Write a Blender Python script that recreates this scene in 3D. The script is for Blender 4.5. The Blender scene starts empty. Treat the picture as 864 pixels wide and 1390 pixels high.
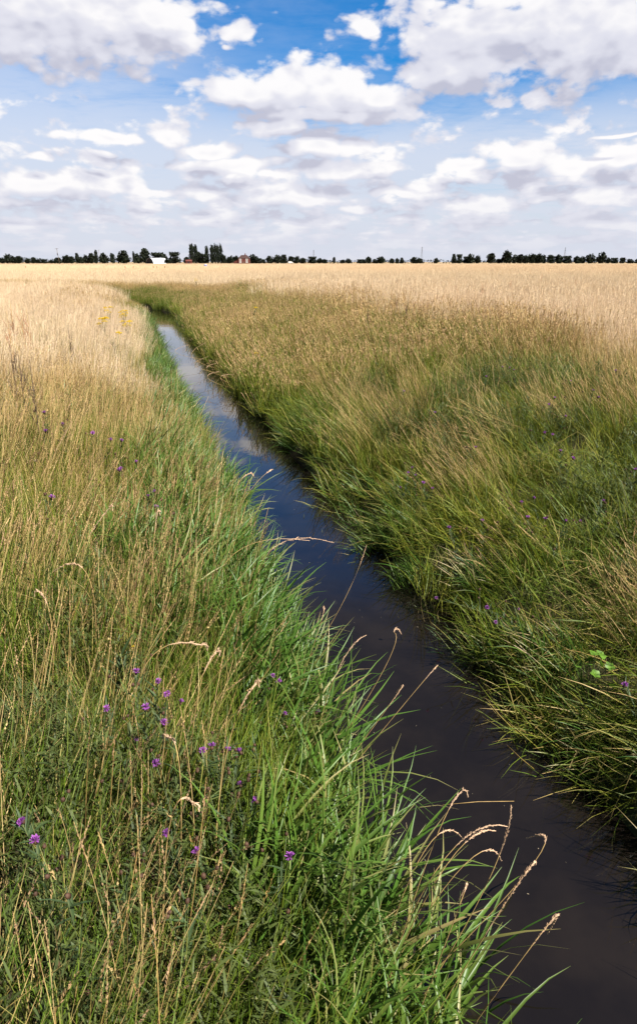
import bpy, math, random
import numpy as np
R = math.radians
rng = np.random.default_rng(11)
random.seed(5)
scene = bpy.context.scene
COL = scene.collection

# ------------------------------------------------------------------ camera
CAM_Z = 1.8
FPX, PCX, PCY, HORIZON = 867.0, 432.0, 695.0, 355.5
PITCH = math.atan((PCY - HORIZON) / FPX)
cam_d = bpy.data.cameras.new('camera')
cam = bpy.data.objects.new('camera', cam_d)
COL.objects.link(cam)
cam.location = (0, 0, CAM_Z)
cam.rotation_euler = (R(90) - PITCH, 0, 0)
cam_d.sensor_fit = 'VERTICAL'
cam_d.sensor_height = 36.0
cam_d.sensor_width = 36.0
cam_d.lens = 36.0 * FPX / 1390.0
cam_d.clip_start = 0.05
cam_d.clip_end = 20000
scene.camera = cam
CP, SP = math.cos(PITCH), math.sin(PITCH)


def ray(px, py):
    u = (px - PCX) / FPX
    v = (py - PCY) / FPX
    return np.array([u, CP - v * SP, -SP - v * CP])


# ------------------------------------------------------------------ terrain functions
XR0, SLOPE, HALF = 2.44, -0.277, 0.8
_cx = XR0 - HALF * math.sqrt(1 + SLOPE ** 2)
_pts = [(_cx - SLOPE * 40, -40.0), (_cx + SLOPE * 39.5, 39.5)]
# the channel bends to the left beyond 37 m
_px, _py, _h = _pts[-1][0], _pts[-1][1], math.atan2(1, SLOPE)
for k in range(11):
    _h += R(5.2)
    _px += 1.1 * math.cos(_h)
    _py += 1.1 * math.sin(_h)
    _pts.append((_px, _py))
_pts.append((_px + 9 * math.cos(_h), _py + 9 * math.sin(_h)))
POLY = np.array(_pts)


def sdist(x, y):
    """signed distance from the middle of the channel, positive on the right bank"""
    x = np.asarray(x, float); y = np.asarray(y, float)
    best = np.full(x.shape, 1e9); sign = np.ones(x.shape)
    for (ax, ay), (bx, by) in zip(POLY[:-1], POLY[1:]):
        dx, dy = bx - ax, by - ay
        L2 = dx * dx + dy * dy
        t = np.clip(((x - ax) * dx + (y - ay) * dy) / L2, 0, 1)
        qx, qy = x - ax - t * dx, y - ay - t * dy
        d = np.hypot(qx, qy)
        c = np.where(qx * dy - qy * dx >= 0, 1.0, -1.0)
        m = d < best
        best = np.where(m, d, best); sign = np.where(m, c, sign)
    return best * sign


def _hash(ix, iy, seed):
    h = (ix * 374761393 + iy * 668265263 + seed * 974711) & 0x7fffffff
    h = ((h ^ (h >> 13)) * 1274126177) & 0x7fffffff
    return ((h ^ (h >> 16)) & 0xffff) / 65535.0


def vnoise(x, y, s, seed=0):
    x = np.asarray(x, float) / s + 1000; y = np.asarray(y, float) / s + 1000
    ix, iy = np.floor(x).astype(np.int64), np.floor(y).astype(np.int64)
    fx, fy = x - ix, y - iy
    fx = fx * fx * (3 - 2 * fx); fy = fy * fy * (3 - 2 * fy)
    a, b = _hash(ix, iy, seed), _hash(ix + 1, iy, seed)
    c, d = _hash(ix, iy + 1, seed), _hash(ix + 1, iy + 1, seed)
    return (a * (1 - fx) + b * fx) * (1 - fy) + (c * (1 - fx) + d * fx) * fy


def sstep(a, b, x):
    t = np.clip((np.asarray(x, float) - a) / (b - a), 0, 1)
    return t * t * (3 - 2 * t)


WATER_Z = -1.1


def gz(x, y):
    x = np.asarray(x, float); y = np.asarray(y, float)
    s = sdist(x, y) + (vnoise(x, y, 1.1, 3) - .5) * .22 + (vnoise(x, y, .45, 4) - .5) * .10
    zr = np.interp(s, [-8, -6, -4, -2.5, -1.15, -.85, -.6, 0, .6, .85, 1.05, 2.5, 5, 6.5, 8],
                   [0, -.01, -.07, -.27, -.72, -1.02, -1.35, -1.5, -1.35, -1.04, -.80, -.46, -.09, -.01, 0])
    near = 1 - sstep(60, 120, np.hypot(x, y))
    return zr + ((vnoise(x, y, 2.3, 1) - .5) * .12 + (vnoise(x, y, .7, 2) - .5) * .06) * near


# ------------------------------------------------------------------ helpers: objects
def tag(o, label=None, cat=None, group=None, kind=None):
    if label: o['label'] = label
    if cat: o['category'] = cat
    if group: o['group'] = group
    if kind: o['kind'] = kind
    return o


def empty(name, loc, rz=0.0):
    o = bpy.data.objects.new(name, None)
    o.empty_display_size = .2
    o.location = loc
    o.rotation_euler = (0, 0, rz)
    COL.objects.link(o)
    return o


def copy_tree(o, parent=None):
    c = o.copy()
    COL.objects.link(c)
    c.parent = parent
    for ch in [k for k in o.children]:
        copy_tree(ch, c)
    return c


class MB:
    """collects vertices / faces / per vertex colour data for ONE mesh"""

    def __init__(self):
        self.v = []; self.f = []; self.c = []

    def add(self, verts, faces, col=None):
        n = len(self.v)
        self.v.extend([tuple(p) for p in verts])
        self.f.extend([tuple(i + n for i in f) for f in faces])
        if col is None: col = [(0, 0, 0, 1)] * len(verts)
        elif len(col) == 4 and not hasattr(col[0], '__len__'): col = [tuple(col)] * len(verts)
        self.c.extend(col)

    def box(self, lo, hi):
        x0, y0, z0 = lo; x1, y1, z1 = hi
        self.add([(x0, y0, z0), (x1, y0, z0), (x1, y1, z0), (x0, y1, z0), (x0, y0, z1), (x1, y0, z1), (x1, y1, z1), (x0, y1, z1)],
                 [(3, 2, 1, 0), (4, 5, 6, 7), (0, 1, 5, 4), (1, 2, 6, 5), (2, 3, 7, 6), (3, 0, 4, 7)])

    def tube(self, path, rad, n=6, col=None, cap=True):
        P = [np.array(p, float) for p in path]
        rad = [rad] * len(P) if not hasattr(rad, '__len__') else rad
        vs, fs = [], []
        for i, p in enumerate(P):
            d = P[min(i + 1, len(P) - 1)] - P[max(i - 1, 0)]
            d /= (np.linalg.norm(d) + 1e-9)
            a = np.cross(d, (0, 0, 1) if abs(d[2]) < .9 else (1, 0, 0)); a /= np.linalg.norm(a)
            b = np.cross(d, a)
            for k in range(n):
                t = 2 * math.pi * k / n
                vs.append(p + rad[i] * (a * math.cos(t) + b * math.sin(t)))
        for i in range(len(P) - 1):
            for k in range(n):
                k2 = (k + 1) % n
                fs.append((i * n + k, i * n + k2, (i + 1) * n + k2, (i + 1) * n + k))
        if cap:
            fs.append(tuple(range(n))[::-1]); fs.append(tuple((len(P) - 1) * n + k for k in range(n)))
        self.add(vs, fs, col)

    def ellipsoid(self, c, r, nu=8, nv=5, jit=0.0, col=None):
        vs, fs = [], []
        for j in range(nv + 1):
            th = math.pi * j / nv
            for i in range(nu):
                ph = 2 * math.pi * i / nu
                k = 1 + jit * (random.random() - .5)
                vs.append((c[0] + r[0] * k * math.sin(th) * math.cos(ph), c[1] + r[1] * k * math.sin(th) * math.sin(ph), c[2] + r[2] * k * math.cos(th)))
        for j in range(nv):
            for i in range(nu):
                i2 = (i + 1) % nu
                fs.append((j * nu + i, (j + 1) * nu + i, (j + 1) * nu + i2, j * nu + i2))
        self.add(vs, fs, col)

    def mesh(self, name, smooth=True):
        me = bpy.data.meshes.new(name)
        me.from_pydata(self.v, [], self.f)
        a = me.color_attributes.new('bl', 'FLOAT_COLOR', 'POINT')
        a.data.foreach_set('color', np.array(self.c, np.float32).ravel())
        if smooth: me.polygons.foreach_set('use_smooth', np.ones(len(self.f), bool))
        me.update()
        return me

    def build(self, name, mat, parent=None, smooth=False):
        me = self.mesh(name, smooth)
        me.materials.append(mat)
        o = bpy.data.objects.new(name, me)
        COL.objects.link(o)
        if parent is not None: o.parent = parent
        return o


# ------------------------------------------------------------------ helpers: nodes
class NT:
    def __init__(self, tree):
        self.t = tree; self.n = tree.nodes; self.l = tree.links

    def put(self, sock, v):
        if isinstance(v, bpy.types.NodeSocket): self.l.new(v, sock)
        elif hasattr(v, '__len__') and len(v) == 3 and sock.type == 'RGBA': sock.default_value = (*v, 1)
        else: sock.default_value = v

    def m(self, op, a, b=None, c=None, clamp=False):
        n = self.n.new('ShaderNodeMath'); n.operation = op; n.use_clamp = clamp
        for i, v in enumerate((a, b, c)):
            if v is not None: self.put(n.inputs[i], v)
        return n.outputs[0]

    def vm(self, op, a, b=None, c=None, scale=None):
        n = self.n.new('ShaderNodeVectorMath'); n.operation = op
        for i, v in enumerate((a, b, c)):
            if v is not None: self.put(n.inputs[i], v)
        if scale is not None: self.put(n.inputs['Scale'], scale)
        return n.outputs['Value'] if op in ('LENGTH', 'DOT_PRODUCT', 'DISTANCE') else n.outputs[0]

    def ss(self, a, b, x, lo=0.0, hi=1.0):
        n = self.n.new('ShaderNodeMapRange'); n.interpolation_type = 'SMOOTHSTEP'
        for k, v in (('Value', x), ('From Min', a), ('From Max', b), ('To Min', lo), ('To Max', hi)): self.put(n.inputs[k], v)
        return n.outputs[0]

    def mix(self, f, a, b, mode='MIX'):
        n = self.n.new('ShaderNodeMix'); n.data_type = 'RGBA'; n.blend_type = mode; n.clamp_factor = True
        self.put(n.inputs[0], f); self.put(n.inputs[6], a); self.put(n.inputs[7], b)
        return n.outputs[2]

    def noise(self, vec, scale, detail=4, rough=.5, dist=0.0, dims='3D'):
        n = self.n.new('ShaderNodeTexNoise'); n.noise_dimensions = dims
        if vec is not None: self.put(n.inputs['Vector'], vec)
        n.inputs['Scale'].default_value = scale; n.inputs['Detail'].default_value = detail
        n.inputs['Roughness'].default_value = rough; n.inputs['Distortion'].default_value = dist
        return n.outputs[0]

    def vor(self, vec, scale, smooth=.5, dims='2D'):
        n = self.n.new('ShaderNodeTexVoronoi'); n.voronoi_dimensions = dims; n.feature = 'F1'
        self.put(n.inputs['Vector'], vec); n.inputs['Scale'].default_value = scale
        return n.outputs['Distance']

    def xyz(self, x, y, z=0.0):
        n = self.n.new('ShaderNodeCombineXYZ')
        for i, v in enumerate((x, y, z)): self.put(n.inputs[i], v)
        return n.outputs[0]

    def sep(self, v):
        n = self.n.new('ShaderNodeSeparateXYZ'); self.put(n.inputs[0], v)
        return n.outputs

    def attr(self, name, typ='GEOMETRY'):
        n = self.n.new('ShaderNodeAttribute'); n.attribute_type = typ; n.attribute_name = name
        return n


def new_mat(name):
    m = bpy.data.materials.new(name); m.use_nodes = True
    m.node_tree.nodes.clear()
    t = NT(m.node_tree)
    out = t.n.new('ShaderNodeOutputMaterial')
    return m, t, out


def simple_mat(name, col, rough=.7, metal=0.0, var=.25, scale=3.0, spec=.3, trans=0.0):
    m, t, out = new_mat(name)
    g = t.n.new('ShaderNodeTexCoord')
    nz = t.noise(g.outputs['Object'], scale, 3, .6)
    c = t.mix(t.ss(.3, .7, nz), tuple(k * (1 - var) for k in col), tuple(min(1, k * (1 + var)) for k in col))
    p = t.n.new('ShaderNodeBsdfPrincipled')
    t.put(p.inputs['Base Color'], c); p.inputs['Roughness'].default_value = rough
    p.inputs['Metallic'].default_value = metal; p.inputs['Specular IOR Level'].default_value = spec
    sh = p.outputs[0]
    if trans > 0:
        tr = t.n.new('ShaderNodeBsdfTranslucent'); t.put(tr.inputs[0], c)
        mx = t.n.new('ShaderNodeMixShader'); mx.inputs[0].default_value = trans
        t.l.new(sh, mx.inputs[1]); t.l.new(tr.outputs[0], mx.inputs[2]); sh = mx.outputs[0]
    t.l.new(sh, out.inputs[0])
    return m


def leaf_mat(name, g1, g2, yel, s1, s2, pink, rough=.55, spec=.25, trans=.17, inst=True):
    """blade colour: green to straw by the tuft's dryness, the blade's own value and the height on the blade"""
    m, t, out = new_mat(name)
    a = t.attr('bl'); r = t.sep(a.outputs['Color'])
    T, rnd, off = r[0], r[1], r[2]
    al = a.outputs['Alpha']
    if inst:
        dry = t.attr('dry', 'INSTANCER').outputs['Fac']; var = t.attr('var', 'INSTANCER').outputs['Fac']
    else:
        dry, var = .5, .5
    rnd2 = t.m('FRACT', t.m('MULTIPLY', rnd, 7.31))
    rnd3 = t.m('FRACT', t.m('MULTIPLY', rnd, 23.7))
    green = t.mix(t.m('ADD', t.m('MULTIPLY', rnd3, .7), t.m('MULTIPLY', T, .35)), g1, g2)
    green = t.mix(t.m('MULTIPLY', var, rnd2), green, yel)
    straw = t.mix(rnd3, s1, s2)
    straw = t.mix(t.m('MULTIPLY', al, t.ss(.2, .9, rnd2)), straw, pink)
    f = t.m('ADD', dry, off)
    f = t.m('ADD', f, t.m('MULTIPLY', t.m('SUBTRACT', rnd2, .5), .75))
    f = t.m('ADD', f, t.m('MULTIPLY', t.m('SUBTRACT', T, .5), .45))
    c = t.mix(t.ss(.28, .78, f), green, straw)
    p = t.n.new('ShaderNodeBsdfPrincipled')
    t.put(p.inputs['Base Color'], c); p.inputs['Roughness'].default_value = rough
    p.inputs['Specular IOR Level'].default_value = spec
    tr = t.n.new('ShaderNodeBsdfTranslucent'); t.put(tr.inputs[0], c)
    mx = t.n.new('ShaderNodeMixShader'); mx.inputs[0].default_value = trans
    t.l.new(p.outputs[0], mx.inputs[1]); t.l.new(tr.outputs[0], mx.inputs[2]); t.l.new(mx.outputs[0], out.inputs[0])
    return m


# ------------------------------------------------------------------ sun, sky
SUN_EL, SUN_AZ = 49.0, 122.0          # azimuth clockwise from +Y (the viewing direction)
sd = np.array([math.sin(R(SUN_AZ)) * math.cos(R(SUN_EL)), math.cos(R(SUN_AZ)) * math.cos(R(SUN_EL)), math.sin(R(SUN_EL))])
sun_d = bpy.data.lights.new('sun', 'SUN'); sun_d.energy = 5.0; sun_d.angle = R(.53); sun_d.color = (1, .95, .86)
sun = bpy.data.objects.new('sun', sun_d); COL.objects.link(sun)
from mathutils import Vector
sun.rotation_euler = Vector(sd).to_track_quat('Z', 'Y').to_euler()
sun.location = (30, -20, 60)

world = bpy.data.worlds.new('World'); scene.world = world; world.use_nodes = True
world.node_tree.nodes.clear()
W = NT(world.node_tree)


def pix_sky(px, py):
    d = ray(px, py)
    return math.atan2(d[0], d[1]), d[2] / math.hypot(d[0], d[1])


# cumulus seen ahead: centre x, y, half width, height above, depth below (photograph pixels -> directions)
CLOUDS = [
    (90, 20, 235, 95, 84), (215, 36, 95, 55, 52),
    (700, 42, 220, 90, 80), (622, 98, 108, 54, 36), (825, 48, 170, 100, 84),
    (425, 134, 150, 58, 36), (340, 126, 86, 36, 28), (505, 132, 62, 36, 28), (430, 158, 150, 16, 14),
    (330, 42, 30, 24, 17), (320, 64, 16, 8, 7), (494, 40, 34, 32, 24),
    (232, 188, 30, 24, 16), (280, 206, 44, 14, 12), (442, 202, 80, 26, 16), (470, 231, 95, 19, 13), (372, 178, 80, 22, 16), (300, 225, 90, 14, 12), (150, 190, 80, 12, 12),
    (712, 216, 88, 32, 20), (780, 226, 80, 24, 18), (630, 222, 70, 16, 14), (850, 216, 60, 28, 22),
    (85, 250, 130, 26, 26), (38, 276, 86, 10, 9), (285, 260, 48, 18, 12), (398, 270, 105, 28, 16), (560, 262, 90, 12, 10), (200, 262, 60, 12, 10), (735, 271, 30, 10, 6),
    (830, 270, 80, 19, 15), (650, 278, 74, 15, 11), (130, 213, 28, 8, 7), (60, 216, 30, 8, 8), (842, 184, 46, 4, 4), (480, 285, 50, 9, 7),
]
dens = bpy.data.node_groups.new('cloud_density', 'ShaderNodeTree')
dens.interface.new_socket('P', in_out='INPUT', socket_type='NodeSocketVector')
dens.interface.new_socket('D', in_out='OUTPUT', socket_type='NodeSocketFloat')
dens.interface.new_socket('S', in_out='OUTPUT', socket_type='NodeSocketFloat')
D = NT(dens)
gi = D.n.new('NodeGroupInput'); go = D.n.new('NodeGroupOutput')
P0 = gi.outputs[0]
wob = D.vm('SUBTRACT', D.xyz(D.noise(P0, 9, 3, .5), D.noise(D.vm('ADD', P0, (3.1, 1.7, 0)), 9, 3, .5)), (.5, .5, 0))
P1 = D.vm('MULTIPLY_ADD', wob, (.10, .035, 0), P0)
acc = None
for (cx, cy, rx, up, dn) in CLOUDS:
    a0, t0 = pix_sky(cx, cy)
    a1, _ = pix_sky(cx + rx, cy); am, _ = pix_sky(cx - rx, cy)
    _, tu = pix_sky(cx, cy - up); _, td = pix_sky(cx, cy + dn)
    ra, ru, rd = (a1 - am) / 2, tu - t0, t0 - td
    q = D.vm('MULTIPLY', D.vm('SUBTRACT', P1, (a0, t0, 0)), (1 / ra, 1 / ru, 0))
    q = D.vm('MAXIMUM', q, D.vm('MULTIPLY', q, (-1, -ru / rd, 0)))
    # big clouds keep their full density, small ones a little less
    e = D.m('SUBTRACT', (1.0 if up > 12 else .85) - (.30 if cy < 70 and rx < 40 else 0), D.vm('LENGTH', q))
    acc = e if acc is None else D.m('SMOOTH_MAX', acc, e, .12)
sx = D.sep(P0)
# rows of small cumulus towards the horizon (and, thinner, all round the sky)
logt = D.m('MULTIPLY', D.m('LOGARITHM', D.m('ADD', D.m('MAXIMUM', sx[1], 0.0), .045), 2.71828), 3.6)
Hc = D.xyz(D.m('MULTIPLY', sx[0], 9.0), logt)
small = D.noise(Hc, 1.25, 5, .55, .3)
thr = D.ss(.05, .28, sx[1], .43, .66)
front = D.ss(.6, 1.0, D.m('ABSOLUTE', sx[0]), 0.0, 1.0)
thr = D.m('SUBTRACT', thr, D.m('MULTIPLY', front, D.ss(.15, .6, sx[1], .0, .11)))
small = D.m('MULTIPLY', D.m('SUBTRACT', small, thr), 2.6)
acc = D.m('SMOOTH_MAX', acc, D.m('MINIMUM', small, .6), .06)
Pn = D.vm('MULTIPLY', P0, (1.0, 1.7, 0))
fb = D.noise(Pn, 17, 7, .58, .2)
v1 = D.m('SUBTRACT', .42, D.vor(D.vm('MULTIPLY_ADD', wob, (.03, .03, 0), Pn), 26, .35))
v2 = D.m('SUBTRACT', .42, D.vor(D.vm('MULTIPLY_ADD', wob, (.05, .05, 0), Pn), 60, .35))
soft = D.noise(Pn, 15, 2.5, .5, .2)
shade = D.m('ADD', acc, D.m('MULTIPLY', D.m('SUBTRACT', soft, .5), .85))
shade = D.m('ADD', shade, D.m('ADD', D.m('MULTIPLY', v1, .38), D.m('MULTIPLY', v2, .16)))
acc = D.m('ADD', acc, D.m('MULTIPLY', D.m('SUBTRACT', fb, .5), 1.75))
acc = D.m('ADD', acc, D.m('MULTIPLY', v1, .42))
acc = D.m('ADD', acc, D.m('MULTIPLY', v2, .24))
D.l.new(shade, go.inputs[1])
D.l.new(acc, go.inputs[0])

tc = W.n.new('ShaderNodeTexCoord')
dirv = tc.outputs['Generated']
dx, dy, dz = W.sep(dirv)
hor = W.m('MAXIMUM', W.m('SQRT', W.m('ADD', W.m('MULTIPLY', dx, dx), W.m('MULTIPLY', dy, dy))), .04)
az = W.m('ARCTAN2', dx, dy); te = W.m('MINIMUM', W.m('DIVIDE', dz, hor), 8.0)
P = W.xyz(az, te)


def density(p):
    n = W.n.new('ShaderNodeGroup'); n.node_tree = dens
    W.l.new(p, n.inputs[0]); return n.outputs[0], n.outputs[1]


d0, s0 = density(P)
d1, s1 = density(W.vm('ADD', P, (.010, .024, 0)))
alpha = W.ss(-.08, .34, d0)
dd = W.m('ADD', W.m('MULTIPLY', W.m('SUBTRACT', s0, s1), .80), W.m('MULTIPLY', W.m('SUBTRACT', d0, d1), .16))
lit = W.m('ADD', .50, dd, clamp=True)
# thick middles go grey
thick = W.ss(.55, 1.15, s0)
lit = W.m('SUBTRACT', lit, W.m('MULTIPLY', thick, .22), clamp=True)
CW = 8.5
grey = tuple(k * CW for k in (.57, .575, .69)); mid = tuple(k * CW for k in (.80, .80, .885)); wht = tuple(k * CW for k in (1.04, 1.02, 1.02))
cc = W.mix(W.ss(0, .5, lit), grey, mid)
cc = W.mix(W.ss(.46, 1.0, lit), cc, wht)
sky = W.n.new('ShaderNodeTexSky'); sky.sky_type = 'NISHITA'; sky.sun_disc = False
sky.sun_elevation = R(SUN_EL); sky.sun_rotation = R(SUN_AZ)
sky.air_density = 1.0; sky.dust_density = .6; sky.ozone_density = 2.5
hs = W.n.new('ShaderNodeHueSaturation'); hs.inputs['Saturation'].default_value = 1.8; hs.inputs['Value'].default_value = 1.12
W.l.new(sky.outputs[0], hs.inputs['Color'])
base = W.mix(1.0, hs.outputs[0], (.86, 1.05, 1.16), 'MULTIPLY')
# thin high veil and pale air near the horizon
zz = W.m('ADD', W.m('MAXIMUM', dz, 0.0), .07)
pl = W.xyz(W.m('DIVIDE', dx, zz), W.m('DIVIDE', dy, zz))
vn = W.noise(pl, 1.3, 8, .6, .6); vlow = W.noise(pl, .30, 2, .5)
vfine = W.noise(W.vm('MULTIPLY', pl, (1.0, 2.2, 0)), 5.5, 4, .6, .4)
vthr = W.m('ADD', W.m('MULTIPLY', vn, .62), W.m('ADD', W.m('MULTIPLY', vlow, .35), W.m('MULTIPLY', vfine, .18)))
left = W.ss(.12, -.28, az, 0, .10)
lowb = W.ss(.33, .10, te, 0, .20)
veil = W.ss(.46, .80, W.m('ADD', vthr, W.m('ADD', left, lowb)))
veil = W.m('MULTIPLY', veil, W.ss(.5, 1.1, te, .78, .25))
veil = W.m('MULTIPLY', veil, W.m('SUBTRACT', 1.0, W.m('MULTIPLY', W.ss(.13, .24, te), W.ss(-.30, -.05, az, .25, .75))))
base = W.mix(veil, base, tuple(k * CW for k in (.80, .83, .93)))
hz = W.ss(.25, .0, te)
base = W.mix(W.m('MULTIPLY', hz, .84), base, tuple(k * CW for k in (.70, .73, .85)))
cc = W.mix(W.m('MULTIPLY', W.ss(.11, .0, te), .75), cc, tuple(k * CW for k in (.74, .75, .85)))
skycol = W.mix(W.m('MULTIPLY', alpha, W.ss(.0, .05, te, .45, .97)), base, cc)
SKY_STRENGTH = .05
bg = W.n.new('ShaderNodeBackground'); bg.inputs['Strength'].default_value = SKY_STRENGTH
W.l.new(skycol, bg.inputs[0])
# the rest of the sky, overhead and behind: broken cloud from one noise
sky2 = W.n.new('ShaderNodeTexSky'); sky2.sky_type = 'NISHITA'; sky2.sun_disc = False
sky2.sun_elevation = R(SUN_EL); sky2.sun_rotation = R(SUN_AZ); sky2.air_density = 1.0; sky2.dust_density = .6; sky2.ozone_density = 2.5
b2 = W.mix(1.0, sky2.outputs[0], (.56, .57, .61), 'MULTIPLY')
pn = W.noise(W.vm('MULTIPLY', W.xyz(W.m('DIVIDE', dx, zz), W.m('DIVIDE', dy, zz)), (1, 1, 0)), .95, 4, .55, .4)
c2 = W.mix(W.ss(.5, .72, pn), wht, mid)
b2 = W.mix(W.ss(.60, .74, pn, 0, .8), b2, c2)
bg2 = W.n.new('ShaderNodeBackground'); bg2.inputs['Strength'].default_value = SKY_STRENGTH
W.l.new(b2, bg2.inputs[0])
frontf = W.m('MULTIPLY', W.ss(.62, .48, te), W.ss(1.05, .85, W.m('ABSOLUTE', az)))
frontf = W.m('MULTIPLY', frontf, W.m('GREATER_THAN', dz, -.02))
mxs = W.n.new('ShaderNodeMixShader'); W.l.new(frontf, mxs.inputs[0]); W.l.new(bg2.outputs[0], mxs.inputs[1]); W.l.new(bg.outputs[0], mxs.inputs[2])
wo = W.n.new('ShaderNodeOutputWorld'); W.l.new(mxs.outputs[0], wo.inputs[0])
world.cycles.sampling_method = 'MANUAL'; world.cycles.sample_map_resolution = 512

# ------------------------------------------------------------------ ground
def axis(segs):
    out = []
    for a, b, st in segs:
        n = max(1, int(round((b - a) / st))); out += list(np.linspace(a, b, n, endpoint=False))
    return out


xs = axis([(-4000, -1000, 500), (-1000, -200, 80), (-200, -60, 14), (-60, -20, .9), (-20, -14, .4), (-14, 9, .22), (9, 20, .8), (20, 60, 3), (60, 200, 14), (200, 1000, 80), (1000, 4001, 500)]) + [4000]
ys = axis([(-300, -60, 40), (-60, -6, 3), (-6, 22, .22), (22, 58, .42), (58, 110, 2), (110, 300, 12), (300, 1000, 60), (1000, 6001, 500)]) + [6000]
X, Y = np.meshgrid(np.array(xs), np.array(ys))
Z = gz(X, Y)
verts = np.stack([X.ravel(), Y.ravel(), Z.ravel()], 1)
nx, ny = len(xs), len(ys)
idx = np.arange(nx * ny).reshape(ny, nx)
quads = np.stack([idx[:-1, :-1].ravel(), idx[:-1, 1:].ravel(), idx[1:, 1:].ravel(), idx[1:, :-1].ravel()], 1)


def np_mesh(name, v, f):
    me = bpy.data.meshes.new(name)
    me.vertices.add(len(v)); me.vertices.foreach_set('co', np.asarray(v, np.float32).ravel())
    k = f.shape[1]
    me.loops.add(len(f) * k); me.loops.foreach_set('vertex_index', f.astype(np.int32).ravel())
    me.polygons.add(len(f)); me.polygons.foreach_set('loop_start', np.arange(len(f), dtype=np.int32) * k)
    me.polygons.foreach_set('use_smooth', np.ones(len(f), bool))
    me.update(calc_edges=True)
    return me


gm, t, out = new_mat('ground')
geo = t.n.new('ShaderNodeNewGeometry'); pos = geo.outputs['Position']
px_, py_, pz_ = t.sep(pos)
fine = t.noise(pos, 9, 5, .65); mid_ = t.noise(pos, .9, 4, .6)
soil = t.mix(fine, (.018, .016, .010), (.055, .045, .022))
soil = t.mix(t.ss(.4, .7, mid_), soil, (.040, .050, .016))
stripe = t.noise(t.vm('MULTIPLY', pos, (.006, .05, 0)), 1.0, 5, .6, .3)
fld = t.noise(t.vm('MULTIPLY', pos, (.05, .22, 0)), 1.0, 6, .7, .2)
straw = t.mix(t.ss(.3, .7, fld), (.36, .26, .155), (.52, .39, .26))
straw = t.mix(t.m('MULTIPLY', t.ss(.52, .68, stripe), .75), straw, (.26, .21, .085))
straw = t.mix(t.m('MULTIPLY', t.ss(.46, .34, stripe), .6), straw, (.56, .43, .29))
straw = t.mix(t.m('MULTIPLY', t.ss(420, 640, t.m('ADD', py_, t.m('MULTIPLY', stripe, 160))), .6), straw, (.24, .165, .085))
dist = t.m('ADD', py_, t.m('MULTIPLY', t.m('ABSOLUTE', px_), .25))
far = t.ss(45, 130, dist)
c = t.mix(t.m('MULTIPLY', far, t.ss(-.35, -.03, pz_)), soil, straw)
p = t.n.new('ShaderNodeBsdfPrincipled'); t.put(p.inputs['Base Color'], c); p.inputs['Roughness'].default_value = .95
p.inputs['Specular IOR Level'].default_value = .1
bmp = t.n.new('ShaderNodeBump'); bmp.inputs['Strength'].default_value = .6; bmp.inputs['Distance'].default_value = .05
t.l.new(fine, bmp.inputs['Height']); t.l.new(bmp.outputs[0], p.inputs['Normal'])
t.l.new(p.outputs[0], out.inputs[0])
gme = np_mesh('ground', verts, quads); gme.materials.append(gm)
ground = bpy.data.objects.new('ground', gme); COL.objects.link(ground)
tag(ground, 'flat pale field cut by a narrow straight drainage ditch', kind='structure')

# ------------------------------------------------------------------ water
wm, t, out = new_mat('ditch_water')
geo = t.n.new('ShaderNodeNewGeometry'); pos = geo.outputs['Position']
rip = t.noise(t.vm('MULTIPLY', pos, (1, .55, 1)), 5.0, 3, .5); rip2 = t.noise(pos, .8, 2, .5)
hgt = t.m('ADD', t.m('MULTIPLY', rip, .35), rip2)
bmp = t.n.new('ShaderNodeBump'); bmp.inputs['Strength'].default_value = .06; bmp.inputs['Distance'].default_value = .05
t.l.new(hgt, bmp.inputs['Height'])
p = t.n.new('ShaderNodeBsdfPrincipled')
t.put(p.inputs['Base Color'], t.mix(t.ss(.35, .7, t.noise(pos, 1.7, 4, .6)), (.0065, .0048, .0040), (.012, .0088, .0066)))
p.inputs['Roughness'].default_value = .035; p.inputs['IOR'].default_value = 1.62
t.l.new(bmp.outputs[0], p.inputs['Normal']); t.l.new(p.outputs[0], out.inputs[0])
vs, fs = [], []
dense = []
for (ax, ay), (bx, by) in zip(POLY[:-1], POLY[1:]):
    n = max(1, int(math.hypot(bx - ax, by - ay) / 1.0))
    for k in range(n): dense.append((ax + (bx - ax) * k / n, ay + (by - ay) * k / n))
dense.append(tuple(POLY[-1]))
dense = np.array(dense)
for i, (x, y) in enumerate(dense):
    a = dense[max(i - 1, 0)]; b = dense[min(i + 1, len(dense) - 1)]
    d = (b - a) / np.linalg.norm(b - a)
    vs += [(x - d[1] * 1.25, y + d[0] * 1.25, WATER_Z), (x + d[1] * 1.25, y - d[0] * 1.25, WATER_Z)]
for i in range(len(dense) - 1): fs.append((2 * i, 2 * i + 1, 2 * i + 3, 2 * i + 2))
wme = np_mesh('water', np.array(vs), np.array(fs)); wme.materials.append(wm)
water = bpy.data.objects.new('water', wme); COL.objects.link(water)
tag(water, 'still dark water in the drainage ditch', kind='structure')

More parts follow.
